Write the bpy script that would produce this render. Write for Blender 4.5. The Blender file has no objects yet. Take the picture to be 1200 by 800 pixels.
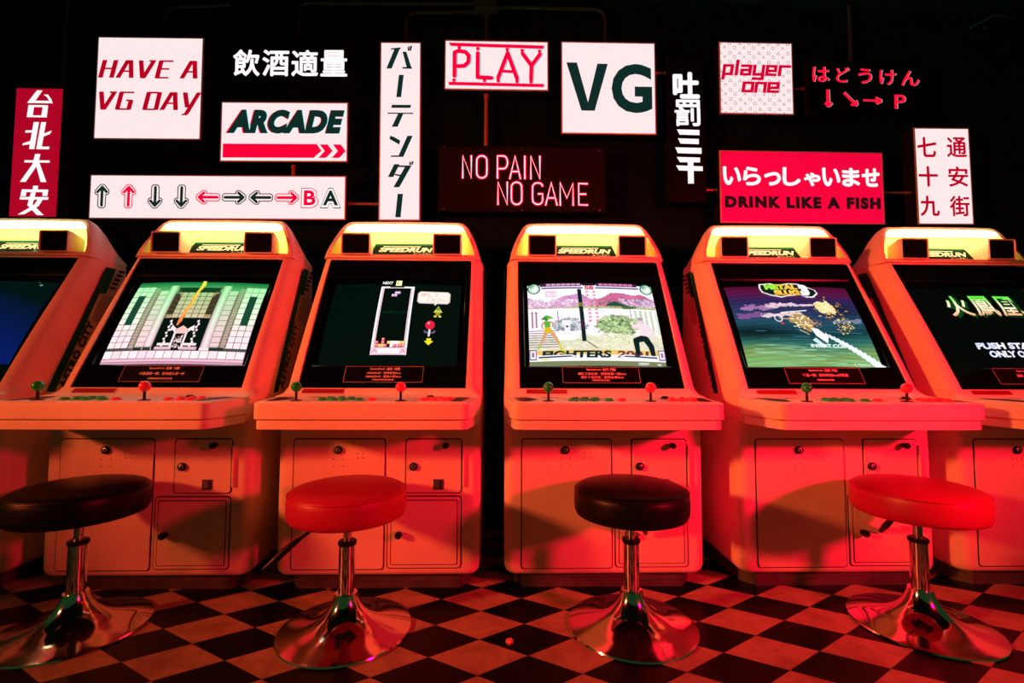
import bpy, bmesh, math, random
from mathutils import Vector, Matrix
random.seed(7)
SC = bpy.context.scene
COL = SC.collection
PI = math.pi

# ------------------------------------------------------------------ camera
cam_data = bpy.data.cameras.new('camera')
cam_data.sensor_width = 36.0
cam_data.lens = 560.0 / 1200.0 * 36.0
cam_data.clip_start = 0.05
cam = bpy.data.objects.new('camera', cam_data)
COL.objects.link(cam)
CAM_H = 0.80
def cam_matrix(pitch, roll, yaw):
    c, s = math.cos(yaw), math.sin(yaw)
    Ry = Matrix(((c, -s, 0), (s, c, 0), (0, 0, 1)))
    B = Matrix(((1, 0, 0), (0, 0, -1), (0, 1, 0)))
    c, s = math.cos(pitch), math.sin(pitch)
    Rp = Matrix(((1, 0, 0), (0, c, s), (0, -s, c)))
    c, s = math.cos(roll), math.sin(roll)
    Rr = Matrix(((c, -s, 0), (s, c, 0), (0, 0, 1)))
    R = Rr @ Rp @ B @ Ry
    M = Matrix((R[0], -R[1], -R[2])).transposed().to_4x4()
    M.translation = (0, 0, CAM_H)
    return M
cam.matrix_world = cam_matrix(math.radians(3.15), math.radians(0.2), math.radians(1.2))
SC.camera = cam

# ------------------------------------------------------------------ world, lights, exposure
world = bpy.data.worlds.new('dim_room')
SC.world = world
world.use_nodes = True
world.node_tree.nodes['Background'].inputs[0].default_value = (0.16, 0.75, 0.20, 1)
world.node_tree.nodes['Background'].inputs[1].default_value = 0.046

def area(name, loc, target, size, size_y, color, power, spread):
    l = bpy.data.lights.new(name, 'AREA')
    l.shape = 'RECTANGLE'; l.size = size; l.size_y = size_y
    l.color = color; l.energy = power; l.spread = math.radians(spread)
    o = bpy.data.objects.new(name, l); COL.objects.link(o)
    o.location = loc
    o.rotation_euler = (Vector(target) - Vector(loc)).to_track_quat('-Z', 'Y').to_euler()
    return o
area('orange_lamp', (-4.3, -0.60, 1.85), (0.2, 1.75, 1.10), 0.40, 0.30, (1.0, 0.125, 0.034), 26, 44)
area('red_lamp', (3.1, -0.75, 1.60), (0.9, 1.75, 0.92), 0.40, 0.30, (1.0, 0.0, 0.034), 31, 52)

SC.view_settings.view_transform = 'Standard'
SC.view_settings.look = 'None'
SC.view_settings.exposure = 0.0
SC.view_settings.gamma = 1.0
SC.view_settings.use_curve_mapping = False
SC.cycles.use_denoising = True
SC.cycles.max_bounces = 6
SC.cycles.sample_clamp_indirect = 4.0

# ------------------------------------------------------------------ materials
def s2l(c):
    return tuple((v / 12.92 if v <= 0.04045 else ((v + 0.055) / 1.055) ** 2.4) for v in c)
def rgb(r, g, b):
    return s2l((r / 255, g / 255, b / 255))
def new_mat(name):
    m = bpy.data.materials.new(name); m.use_nodes = True
    nt = m.node_tree
    return m, nt, nt.nodes['Principled BSDF']
def pmat(name, color, rough=0.5, metal=0.0, noise=0.0, nscale=20, bump=0.0, bscale=200, spec=0.5, coat=0.0):
    m, nt, b = new_mat(name)
    b.inputs['Base Color'].default_value = (*color, 1)
    b.inputs['Roughness'].default_value = rough
    b.inputs['Metallic'].default_value = metal
    b.inputs['Specular IOR Level'].default_value = spec
    b.inputs['Coat Weight'].default_value = coat
    tc = nt.nodes.new('ShaderNodeTexCoord')
    if noise:
        n = nt.nodes.new('ShaderNodeTexNoise'); n.inputs['Scale'].default_value = nscale
        n.inputs['Detail'].default_value = 6
        nt.links.new(tc.outputs['Object'], n.inputs['Vector'])
        r = nt.nodes.new('ShaderNodeMapRange')
        r.inputs[1].default_value = 0.3; r.inputs[2].default_value = 0.7
        r.inputs[3].default_value = 1 - noise; r.inputs[4].default_value = 1.0
        nt.links.new(n.outputs['Fac'], r.inputs[0])
        mx = nt.nodes.new('ShaderNodeMix'); mx.data_type = 'RGBA'; mx.blend_type = 'MULTIPLY'
        mx.inputs[0].default_value = 1.0
        mx.inputs[6].default_value = (*color, 1)
        nt.links.new(r.outputs[0], mx.inputs[7])
        nt.links.new(mx.outputs[2], b.inputs['Base Color'])
    if bump:
        n2 = nt.nodes.new('ShaderNodeTexNoise'); n2.inputs['Scale'].default_value = bscale
        nt.links.new(tc.outputs['Object'], n2.inputs['Vector'])
        bp = nt.nodes.new('ShaderNodeBump'); bp.inputs['Strength'].default_value = bump
        bp.inputs['Distance'].default_value = 0.002
        nt.links.new(n2.outputs['Fac'], bp.inputs['Height'])
        nt.links.new(bp.outputs[0], b.inputs['Normal'])
    return m
def emat(name, color, strength):
    m, nt, b = new_mat(name)
    b.inputs['Base Color'].default_value = (*[min(c, 0.8) * 0.12 for c in color], 1)
    b.inputs['Emission Color'].default_value = (*color, 1)
    b.inputs['Emission Strength'].default_value = strength
    b.inputs['Roughness'].default_value = 0.4
    return m
def attr_mat(name, emit):
    m, nt, b = new_mat(name)
    a = nt.nodes.new('ShaderNodeAttribute'); a.attribute_name = 'col'
    if emit:
        b.inputs['Base Color'].default_value = (0.0008, 0.0015, 0.0012, 1)
        nt.links.new(a.outputs['Color'], b.inputs['Emission Color'])
        b.inputs['Emission Strength'].default_value = emit
        b.inputs['Roughness'].default_value = 0.12; b.inputs['Specular IOR Level'].default_value = 0.25
    else:
        nt.links.new(a.outputs['Color'], b.inputs['Base Color'])
        b.inputs['Roughness'].default_value = 0.8; b.inputs['Specular IOR Level'].default_value = 0.05
    return m
def halo_mat():  # see-through glowing red, imitates the halo around lit neon
    m, nt, b = new_mat('red_neon_halo')
    tr = nt.nodes.new('ShaderNodeBsdfTransparent'); em = nt.nodes.new('ShaderNodeEmission')
    em.inputs[0].default_value = (1.0, 0.0, 0.045, 1); em.inputs[1].default_value = 0.8
    ad = nt.nodes.new('ShaderNodeAddShader')
    tr.inputs[0].default_value = (0.8, 0.55, 0.55, 1)
    nt.links.new(tr.outputs[0], ad.inputs[0]); nt.links.new(em.outputs[0], ad.inputs[1])
    nt.links.new(ad.outputs[0], nt.nodes['Material Output'].inputs[0])
    return m
def plastic_mat():
    m, nt, b = new_mat('cabinet_plastic')
    tc = nt.nodes.new('ShaderNodeTexCoord')
    n = nt.nodes.new('ShaderNodeTexNoise'); n.inputs['Scale'].default_value = 5; n.inputs['Detail'].default_value = 7
    n.inputs['Roughness'].default_value = 0.65
    nt.links.new(tc.outputs['Object'], n.inputs['Vector'])
    cr = nt.nodes.new('ShaderNodeValToRGB')
    cr.color_ramp.elements[0].position = 0.30; cr.color_ramp.elements[0].color = (0.70, 0.60, 0.46, 1)
    cr.color_ramp.elements[1].position = 0.55; cr.color_ramp.elements[1].color = (0.80, 0.69, 0.54, 1)
    nt.links.new(n.outputs['Fac'], cr.inputs['Fac'])
    n2 = nt.nodes.new('ShaderNodeTexNoise'); n2.inputs['Scale'].default_value = 90; n2.inputs['Detail'].default_value = 2
    nt.links.new(tc.outputs['Object'], n2.inputs['Vector'])
    cr2 = nt.nodes.new('ShaderNodeValToRGB')
    cr2.color_ramp.elements[0].position = 0.24; cr2.color_ramp.elements[0].color = (0.45, 0.42, 0.38, 1)
    cr2.color_ramp.elements[1].position = 0.31; cr2.color_ramp.elements[1].color = (1, 1, 1, 1)
    nt.links.new(n2.outputs['Fac'], cr2.inputs['Fac'])
    mx = nt.nodes.new('ShaderNodeMix'); mx.data_type = 'RGBA'; mx.blend_type = 'MULTIPLY'; mx.inputs[0].default_value = 0.6
    nt.links.new(cr.outputs[0], mx.inputs[6]); nt.links.new(cr2.outputs[0], mx.inputs[7])
    nt.links.new(mx.outputs[2], b.inputs['Base Color'])
    b.inputs['Roughness'].default_value = 0.38
    return m
def floor_mat():
    m, nt, b = new_mat('diamond_tile_floor')
    L = nt.links
    ux, uy = 0.13961, -0.08140
    vx, vy = -0.13683, -0.08439
    ox, oy = -0.06865, 1.78841
    det = ux * vy - vx * uy
    ia, ib = vy / det, -vx / det
    ja, jb = -uy / det, ux / det
    g = nt.nodes.new('ShaderNodeNewGeometry')
    def coord(a, bb):
        d = nt.nodes.new('ShaderNodeVectorMath'); d.operation = 'DOT_PRODUCT'
        L.new(g.outputs['Position'], d.inputs[0]); d.inputs[1].default_value = (a, bb, 0)
        ad = nt.nodes.new('ShaderNodeMath'); ad.operation = 'ADD'
        L.new(d.outputs['Value'], ad.inputs[0]); ad.inputs[1].default_value = -(a * ox + bb * oy)
        return ad.outputs[0]
    def mth(op, x, y=None):
        n = nt.nodes.new('ShaderNodeMath'); n.operation = op
        for k, q in enumerate((x, y)):
            if q is None: continue
            if isinstance(q, (int, float)): n.inputs[k].default_value = q
            else: L.new(q, n.inputs[k])
        return n.outputs[0]
    i, j = coord(ia, ib), coord(ja, jb)
    par = mth('FLOORED_MODULO', mth('ADD', mth('FLOOR', i), mth('FLOOR', j)), 2.0)
    seam = mth('MINIMUM', mth('MINIMUM', mth('FRACT', i), mth('SUBTRACT', 1.0, mth('FRACT', i))),
               mth('MINIMUM', mth('FRACT', j), mth('SUBTRACT', 1.0, mth('FRACT', j))))
    seamf = mth('GREATER_THAN', seam, 0.006)
    n = nt.nodes.new('ShaderNodeTexNoise'); n.inputs['Scale'].default_value = 9; n.inputs['Detail'].default_value = 9
    n.inputs['Roughness'].default_value = 0.7; n.inputs['Distortion'].default_value = 0.8
    L.new(g.outputs['Position'], n.inputs['Vector'])
    cr = nt.nodes.new('ShaderNodeValToRGB')
    cr.color_ramp.elements[0].position = 0.35; cr.color_ramp.elements[0].color = (0.30, 0.22, 0.14, 1)
    cr.color_ramp.elements[1].position = 0.6; cr.color_ramp.elements[1].color = (0.46, 0.39, 0.24, 1)
    L.new(n.outputs['Fac'], cr.inputs['Fac'])
    mx = nt.nodes.new('ShaderNodeMix'); mx.data_type = 'RGBA'
    L.new(par, mx.inputs[0]); L.new(cr.outputs[0], mx.inputs[6]); mx.inputs[7].default_value = (0.003, 0.006, 0.005, 1)
    mx2 = nt.nodes.new('ShaderNodeMix'); mx2.data_type = 'RGBA'
    L.new(seamf, mx2.inputs[0]); mx2.inputs[6].default_value = (0.05, 0.04, 0.03, 1); L.new(mx.outputs[2], mx2.inputs[7])
    L.new(mx2.outputs[2], b.inputs['Base Color'])
    b.inputs['Roughness'].default_value = 0.33
    b.inputs['Specular IOR Level'].default_value = 0.12
    return m
M = dict(
    plastic=plastic_mat(),
    plastic2=pmat('door_plastic', (0.74, 0.63, 0.49), 0.4, noise=0.12, nscale=7),
    gap=pmat('dark_gap', (0.01, 0.01, 0.01), 0.8),
    black=pmat('black_plastic', (0.004, 0.005, 0.005), 0.4, noise=0.3, nscale=30, spec=0.3),
    glass=pmat('smoked_bezel', (0.0012, 0.0022, 0.0018), 0.13, spec=0.4),
    crt=pmat('tube_glass', (0.0008, 0.003, 0.002), 0.10, spec=0.3),
    grille=pmat('speaker_cloth', (0.0015, 0.002, 0.0018), 0.8, bump=0.5, bscale=700, spec=0.04),
    chrome=pmat('chrome', (0.82, 0.82, 0.80), 0.09, 1.0),
    steel=pmat('dull_steel', (0.5, 0.5, 0.48), 0.32, 1.0),
    redvinyl=pmat('red_vinyl', (0.44, 0.002, 0.060), 0.40, bump=0.25, bscale=350),
    blackvinyl=pmat('black_vinyl', (0.003, 0.005, 0.004), 0.36, bump=0.25, bscale=350, spec=0.22),
    ballgreen=pmat('green_ball', (0.01, 0.42, 0.05), 0.18, coat=0.4),
    ballred=pmat('pink_red_ball', (0.85, 0.05, 0.12), 0.2, coat=0.4),
    btngreen=pmat('green_button', (0.02, 0.50, 0.09), 0.3),
    btnred=pmat('red_button', (0.80, 0.05, 0.10), 0.3),
    sticker=pmat('red_sticker', (0.26, 0.002, 0.02), 0.3),
    decal=pmat('green_stripe', (0.006, 0.11, 0.03), 0.6, spec=0.12),
    decaltext=pmat('decal_letters', (0.012, 0.05, 0.035), 0.5),
    vent=pmat('vent_beige', (0.45, 0.42, 0.30), 0.5),
    plinth=pmat('plinth_metal', (0.09, 0.09, 0.08), 0.45, noise=0.5, nscale=14),
    wall=pmat('dark_green_wall', (0.004, 0.018, 0.012), 0.8, noise=0.4, nscale=3, spec=0.0),
    ceil=pmat('dark_ceiling', (0.006, 0.03, 0.02), 0.8, spec=0.0),
    signbox=pmat('sign_housing', (0.006, 0.008, 0.008), 0.6, spec=0.1),
    signrim=pmat('sign_rim', (0.55, 0.40, 0.36), 0.4),
    signblack=pmat('black_sign_board', (0.0012, 0.003, 0.0025), 0.6, spec=0.06),
    cardblack=pmat('card_black', (0.0015, 0.0025, 0.002), 0.6, spec=0.05),
    neonboard=pmat('neon_board', (0.009, 0.010, 0.009), 0.7, spec=0.02),
    pipe=pmat('painted_conduit', (0.018, 0.05, 0.035), 0.5, spec=0.2),
    brass=pmat('bare_conduit', (0.55, 0.33, 0.2), 0.35, 0.6),
    reflector=pmat('reflector_plastic', (0.80, 0.74, 0.20), 0.45),
    lamp=emat('marquee_tube', (1.0, 0.93, 0.42), 20.0),
    face_white=emat('lit_white_face', (1.0, 0.83, 0.84), 0.98),
    face_red=emat('lit_red_face', (0.42, 0.001, 0.018), 1.0),
    face_red2=emat('lit_bright_red_face', (0.84, 0.001, 0.045), 1.0),
    neon=emat('neon_tube', (1.0, 0.32, 0.34), 7.0),
    paint_emit=attr_mat('glowing_picture', 1.15),
    paint_flat=attr_mat('printed_picture', 0),
    leaf=pmat('leaf_green', (0.02, 0.30, 0.05), 0.4),
    foil=pmat('wrapper_foil', (0.75, 0.25, 0.22), 0.35),
)

# ------------------------------------------------------------------ mesh helpers
class MB:
    def __init__(self):
        self.v = []; self.f = []; self.mi = []
    def add(self, vs, fs, mi=0):
        o = len(self.v)
        self.v += [tuple(p) for p in vs]
        for f in fs:
            self.f.append([o + i for i in f]); self.mi.append(mi)
    def box(self, x0, x1, y0, y1, z0, z1, bev=0.0, seg=2, mi=0):
        bm = bmesh.new()
        bmesh.ops.create_cube(bm, size=1.0)
        for v in bm.verts:
            v.co = ((x0 + x1) / 2 + v.co.x * (x1 - x0), (y0 + y1) / 2 + v.co.y * (y1 - y0), (z0 + z1) / 2 + v.co.z * (z1 - z0))
        if bev:
            bmesh.ops.bevel(bm, geom=bm.edges[:], offset=bev, segments=seg, profile=0.5, affect='EDGES')
        self.bm(bm, mi)
    def bm(self, bm, mi=0):
        bm.verts.index_update()
        self.add([v.co[:] for v in bm.verts], [[v.index for v in f.verts] for f in bm.faces], mi)
        bm.free()
    def loft(self, rings, closed=True, cap0=True, cap1=True, mi=0):
        n = len(rings[0]); vs = [p for r in rings for p in r]; fs = []
        for k in range(len(rings) - 1):
            for i in range(n if closed else n - 1):
                j = (i + 1) % n
                fs.append((k * n + i, k * n + j, (k + 1) * n + j, (k + 1) * n + i))
        if cap0: fs.append(tuple(reversed(range(n))))
        if cap1: fs.append(tuple((len(rings) - 1) * n + i for i in range(n)))
        self.add(vs, fs, mi)
    def lathe(self, prof, c=(0, 0, 0), n=48, mi=0, caps=True):
        rings = [[(c[0] + r * math.cos(2 * PI * i / n), c[1] + r * math.sin(2 * PI * i / n), c[2] + z) for i in range(n)] for r, z in prof]
        self.loft(rings, True, caps, caps, mi)
    def tube(self, pts, r, n=10, mi=0, caps=True):
        pts = [Vector(p) for p in pts]
        rings = []; up = None
        for k, p in enumerate(pts):
            if k == 0: t = pts[1] - p
            elif k == len(pts) - 1: t = p - pts[k - 1]
            else: t = (pts[k + 1] - p).normalized() + (p - pts[k - 1]).normalized()
            t.normalize()
            if up is None:
                up = t.orthogonal().normalized()
            else:
                up = (up - t * up.dot(t))
                up = up.normalized() if up.length > 1e-6 else t.orthogonal().normalized()
            w = t.cross(up)
            rr = r[k] if isinstance(r, (list, tuple)) else r
            rings.append([p + (up * math.cos(2 * PI * i / n) + w * math.sin(2 * PI * i / n)) * rr for i in range(n)])
        self.loft(rings, True, caps, caps, mi)
    def prism(self, poly, y0, y1, mi=0, axis='y'):
        def P(a, b, t):
            return (a, t, b) if axis == 'y' else ((t, a, b) if axis == 'x' else (a, b, t))
        n = len(poly)
        vs = [P(a, b, y0) for a, b in poly] + [P(a, b, y1) for a, b in poly]
        fs = [tuple(range(n)), tuple(reversed(range(n, 2 * n)))] + [(i, i + n, (i + 1) % n + n, (i + 1) % n) for i in range(n)]
        self.add(vs, fs, mi)
    def build(self, name, mats, parent=None, loc=(0, 0, 0), smooth=35):
        me = bpy.data.meshes.new(name)
        me.from_pydata(self.v, [], self.f)
        if not isinstance(mats, (list, tuple)): mats = [mats]
        for m in mats: me.materials.append(M[m] if isinstance(m, str) else m)
        me.polygons.foreach_set('material_index', self.mi)
        bm = bmesh.new(); bm.from_mesh(me)
        bmesh.ops.recalc_face_normals(bm, faces=bm.faces[:])
        bm.to_mesh(me); bm.free()
        if smooth:
            me.polygons.foreach_set('use_smooth', [True] * len(me.polygons))
            me.set_sharp_from_angle(angle=math.radians(smooth))
        me.update()
        o = bpy.data.objects.new(name, me); COL.objects.link(o)
        o.location = loc
        if parent: o.parent = parent
        return o
def root(name, label, cat, loc=(0, 0, 0), rotz=0, group=None):
    o = bpy.data.objects.new(name, None); COL.objects.link(o)
    o.location = loc; o.rotation_euler = (0, 0, rotz); o.empty_display_size = 0.1
    tag(o, label, cat, group); return o
def tag(o, label, cat, group=None):
    o['label'] = label; o['category'] = cat
    if group: o['group'] = group
    return o
def structure(o):
    o['kind'] = 'structure'; return o
def kids(o):
    return [c for c in COL.objects if c.parent == o]
def dup(src, loc, label):
    r = src.copy(); COL.objects.link(r); r.location = loc; r['label'] = label
    for ch in kids(src):
        c = ch.copy(); COL.objects.link(c); c.parent = r
        for g in kids(ch):
            d = g.copy(); COL.objects.link(d); d.parent = c
    return r

# ------------------------------------------------------------------ lettering
_tc = {}
def text_geo(body, bold=0.0, shear=0.0, space=1.0):
    k = (body, bold, shear, space)
    if k in _tc: return _tc[k]
    c = bpy.data.curves.new('lettering', 'FONT')
    c.body = body; c.offset = bold; c.shear = shear; c.resolution_u = 4; c.space_character = space
    o = bpy.data.objects.new('lettering', c); COL.objects.link(o)
    dg = bpy.context.evaluated_depsgraph_get(); dg.update()
    me = bpy.data.meshes.new_from_object(o.evaluated_get(dg))
    vs = [(v.co.x, v.co.y) for v in me.vertices]; fs = [tuple(p.vertices) for p in me.polygons]
    bpy.data.objects.remove(o); bpy.data.curves.remove(c); bpy.data.meshes.remove(me)
    _tc[k] = (vs, fs); return _tc[k]

class Paint:
    """flat artwork: input coordinates (y down) inside box -> mapped by fn(u,v,layer)"""
    def __init__(self, box, fn):
        self.b = box; self.fn = fn; self.v = []; self.f = []; self.c = []
    def _add(self, pts, faces, col, layer):
        o = len(self.v); x0, y0, x1, y1 = self.b
        for x, y in pts:
            self.v.append(self.fn((x - x0) / (x1 - x0), (y - y0) / (y1 - y0), layer))
        for f in faces:
            self.f.append([o + i for i in f]); self.c.append(col)
    def poly(self, pts, col, layer=1):
        self._add(pts, [tuple(range(len(pts)))], col, layer)
    def rect(self, x0, y0, x1, y1, col, layer=1, n=1, m=1):
        pts = []; fs = []
        for j in range(m + 1):
            for i in range(n + 1):
                pts.append((x0 + (x1 - x0) * i / n, y0 + (y1 - y0) * j / m))
        for j in range(m):
            for i in range(n):
                a = j * (n + 1) + i; fs.append((a, a + 1, a + n + 2, a + n + 1))
        self._add(pts, fs, col, layer)
    def disc(self, x, y, rx, ry, col, layer=1, n=16):
        self.poly([(x + rx * math.cos(2 * PI * i / n), y + ry * math.sin(2 * PI * i / n)) for i in range(n)], col, layer)
    def stroke(self, pts, w, col, layer=1, closed=False, rnd=True):
        ps = list(pts) + ([pts[0]] if closed else [])
        for (xa, ya), (xb, yb) in zip(ps, ps[1:]):
            d = math.hypot(xb - xa, yb - ya)
            if d < 1e-9: continue
            nx, ny = -(yb - ya) / d * w / 2, (xb - xa) / d * w / 2
            self.poly([(xa + nx, ya + ny), (xb + nx, yb + ny), (xb - nx, yb - ny), (xa - nx, ya - ny)], col, layer)
        if rnd:
            for x, y in ps: self.disc(x, y, w / 2, w / 2, col, layer, 8)
    def text(self, body, x0, y0, x1, y1, col, bold=0.0, shear=0.0, layer=1, smear=0.0, space=1.0):
        if smear:
            for k in range(8):
                dx, dy = smear * math.cos(k * PI / 4), smear * math.sin(k * PI / 4)
                self.text(body, x0 + smear + dx, y0 + smear + dy, x1 - smear + dx, y1 - smear + dy, col, bold, shear, layer)
            x0, y0, x1, y1 = x0 + smear, y0 + smear, x1 - smear, y1 - smear
        vs, fs = text_geo(body, bold, shear, space)
        if not vs: return
        ax = min(p[0] for p in vs); bx = max(p[0] for p in vs); ay = min(p[1] for p in vs); by = max(p[1] for p in vs)
        if callable(col):
            pts = [(x0 + (p[0] - ax) / (bx - ax) * (x1 - x0), y1 - (p[1] - ay) / (by - ay) * (y1 - y0)) for p in vs]
            for f in fs:
                q = [pts[i] for i in f]
                self.poly(q, col(sum(p[0] for p in q) / len(q), sum(p[1] for p in q) / len(q)), layer)
            return
        self._add([(x0 + (p[0] - ax) / (bx - ax) * (x1 - x0), y1 - (p[1] - ay) / (by - ay) * (y1 - y0)) for p in vs], fs, col, layer)
    def build(self, name, mat, parent):
        me = bpy.data.meshes.new(name)
        me.from_pydata([tuple(p) for p in self.v], [], self.f)
        me.materials.append(M[mat])
        at = me.color_attributes.new('col', 'FLOAT_COLOR', 'CORNER')
        vals = []
        for p, c in zip(me.polygons, self.c):
            vals += [c[0], c[1], c[2], 1.0] * p.loop_total
        at.data.foreach_set('color', vals)
        o = bpy.data.objects.new(name, me); COL.objects.link(o); o.parent = parent
        return o

# ------------------------------------------------------------------ the setting
WALL_Y = 2.50
b = MB(); b.add([(-5, -3.2, 0), (5, -3.2, 0), (5, WALL_Y, 0), (-5, WALL_Y, 0)], [(0, 1, 2, 3)])
structure(b.build('floor', M.setdefault('floor', floor_mat()), smooth=0))
b = MB(); b.box(-5, 5, WALL_Y, WALL_Y + 0.1, 0, 2.9)
structure(b.build('wall_back', 'wall'))
b = MB(); b.box(-5, 5, -3.2, WALL_Y, 2.785, 2.885)
structure(b.build('ceiling', 'ceil'))

# ------------------------------------------------------------------ arcade cabinet
FRONT = 1.755
def plan_ring(z, yf, hw, rx, ry, dep, yb, nh=0.31):
    pts = []
    K = 6
    rb = 0.02
    pts += [(-hw + rb, yb, z), (hw - rb, yb, z), (hw, yb - rb, z)]
    for k in range(K + 1):
        a = k / K * PI / 2
        pts.append((hw - rx + rx * math.cos(a), yf + ry - ry * math.sin(a), z))
    pts += [(nh, yf, z), (nh - 0.001, yf + dep, z), (-nh + 0.001, yf + dep, z), (-nh, yf, z)]
    for k in range(K + 1):
        a = PI / 2 - k / K * PI / 2
        pts.append((-hw + rx - rx * math.cos(a), yf + ry - ry * math.sin(a), z))
    pts.append((-hw, yb - rb, z))
    return pts
BZ0, BZ1 = (0.025, 0.7235), (0.33, 1.2695)          # bezel bottom / top edge (y, z)
BL = math.hypot(BZ1[0] - BZ0[0], BZ1[1] - BZ0[1])
TY, TZ = (BZ1[0] - BZ0[0]) / BL, (BZ1[1] - BZ0[1]) / BL
NY, NZ = -TZ, TY                                      # outward normal of the bezel
def bez(x, s, d=0.0):
    return (x, BZ0[0] + TY * s + NY * d, BZ0[1] + TZ * s + NZ * d)
def cabinet_body(parent):
    R = []
    YB = 0.55
    def r(z, yf, hw, rx=0.035, ry=0.035, dep=0.0, yb=YB): R.append(plan_ring(z, yf, hw, rx, ry, dep, yb))
    r(0.055, 0.022, 0.343); r(0.060, 0.010, 0.352); r(0.070, 0.003, 0.360); r(0.085, 0.0, 0.364); r(0.30, 0, 0.365); r(0.57, 0, 0.365)
    r(0.590, -0.004, 0.366); r(0.603, -0.018, 0.367); r(0.610, -0.040, 0.367, 0.02, 0.02)
    r(0.692, -0.040, 0.367, 0.02, 0.02); r(0.697, -0.030, 0.367, 0.02, 0.02)
    r(0.700, -0.010, 0.367, 0.03, 0.04); r(0.706, 0.006, 0.367, 0.04, 0.06); r(0.7225, 0.0242, 0.366, 0.045, 0.08)
    y0 = lambda z: BZ0[0] + (z - BZ0[1]) * TY / TZ
    r(0.7235, 0.025, 0.366, 0.045, 0.085)
    for k in range(0, 9):
        z = 0.7240 + (1.2690 - 0.7240) * k / 8
        r(z, y0(z) - 0.006 * math.sin(PI * k / 8), 0.366 - 0.012 * (k / 8), 0.047, 0.09 + 0.02 * k / 8, 0.075)
    r(1.2695, y0(1.2695), 0.354, 0.047, 0.11)
    r(1.2760, y0(1.276), 0.353, 0.047, 0.11)
    m = MB(); m.loft(R)
    return m.build('body', 'plastic', parent, smooth=40)

# head cover: arch sections from the leaning front rim to the back
def arch(hw, z0, z1, y0, y1, top=0.76, n=9):
    """outline from lower left over the top to lower right; y runs from y0 at the base to y1 at the crown"""
    pts = []
    H = z1 - z0
    side = [(1.0, 0.0), (0.985, 0.18), (0.955, 0.36), (0.915, 0.55), (0.872, 0.72), (0.835, 0.85), (0.80, 0.93), (0.765, 0.98), (0.72, 1.0)]
    for a, t in side: pts.append((-hw * a, y0 + (y1 - y0) * t, z0 + H * t))
    for q in (-0.5, -0.25, 0, 0.25, 0.5): pts.append((hw * q, y1, z1 + 0.003 * (1 - abs(q))))
    for a, t in reversed(side): pts.append((hw * a, y0 + (y1 - y0) * t, z0 + H * t))
    return pts
def cabinet_head(parent):
    m = MB()
    Z0 = 1.278
    ins = arch(0.316, 1.300, 1.448, 0.352, 0.418)
    rim_i = arch(0.319, 1.298, 1.451, 0.344, 0.412)
    rim = arch(0.334, 1.283, 1.463, 0.340, 0.414)
    rim_o = arch(0.342, Z0, 1.467, 0.346, 0.425)
    s1 = arch(0.3435, Z0, 1.456, 0.40, 0.462)
    s2 = arch(0.347, Z0, 1.430, 0.45, 0.49)
    s3 = arch(0.350, Z0, 1.385, 0.50, 0.518)
    s4 = arch(0.351, Z0, 1.330, 0.54, 0.542)
    s5 = arch(0.345, Z0, 1.290, 0.552, 0.552)
    m.loft([ins, rim_i, rim, rim_o, s1, s2, s3, s4, s5], closed=True, cap0=False, cap1=True)
    return m.build('head_cover', 'plastic', parent, smooth=42)

def rounded_rect(x0, x1, z0, z1, r, n=4):
    pts = []
    for cx, cz, a0 in ((x1 - r, z1 - r, 0), (x0 + r, z1 - r, 90), (x0 + r, z0 + r, 180), (x1 - r, z0 + r, 270)):
        for k in range(n + 1):
            a = math.radians(a0 + 90 * k / n); pts.append((cx + r * math.cos(a), cz + r * math.sin(a)))
    return pts
def door(parent, name, x0, x1, z0, z1, inset=False):
    m = MB()
    m.prism(rounded_rect(x0 - 0.004, x1 + 0.004, z0 - 0.004, z1 + 0.004, 0.012), -0.0012, 0.004, 1)
    m.prism(rounded_rect(x0, x1, z0, z1, 0.010), -0.0042, -0.001, 0)
    if inset:
        m.prism(rounded_rect(x0 + 0.010, x1 - 0.010, z0 + 0.010, z1 - 0.010, 0.006), -0.0050, -0.004, 1)
        m.prism(rounded_rect(x0 + 0.013, x1 - 0.013, z0 + 0.013, z1 - 0.013, 0.005), -0.0068, -0.004, 0)
    return m.build(name, ['plastic2', 'gap'], parent, smooth=0)
def lock(parent, x, z, r=0.0145, knob=False):
    m = MB()
    def L(prof, mi):
        n = 20
        m.loft([[(x + q * math.cos(2 * PI * i / n), y, z + q * math.sin(2 * PI * i / n)) for i in range(n)] for q, y in prof], mi=mi)
    if knob:
        L([(r * 0.7, -0.004), (r * 0.7, -0.016), (r, -0.018), (r, -0.030), (r * 0.8, -0.034)], 0)
    else:
        L([(r, -0.004), (r, -0.010), (r * 0.85, -0.013), (r * 0.8, -0.010), (r * 0.6, -0.010)], 0)
        L([(r * 0.6, -0.009), (r * 0.6, -0.0125), (r * 0.5, -0.013)], 1)
        m.box(x - 0.002, x + 0.002, -0.0138, -0.0125, z - 0.006, z + 0.006, mi=2)
    return m.build('lock_knob' if knob else 'lock', ['black', 'steel', 'gap'], parent)

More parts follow.
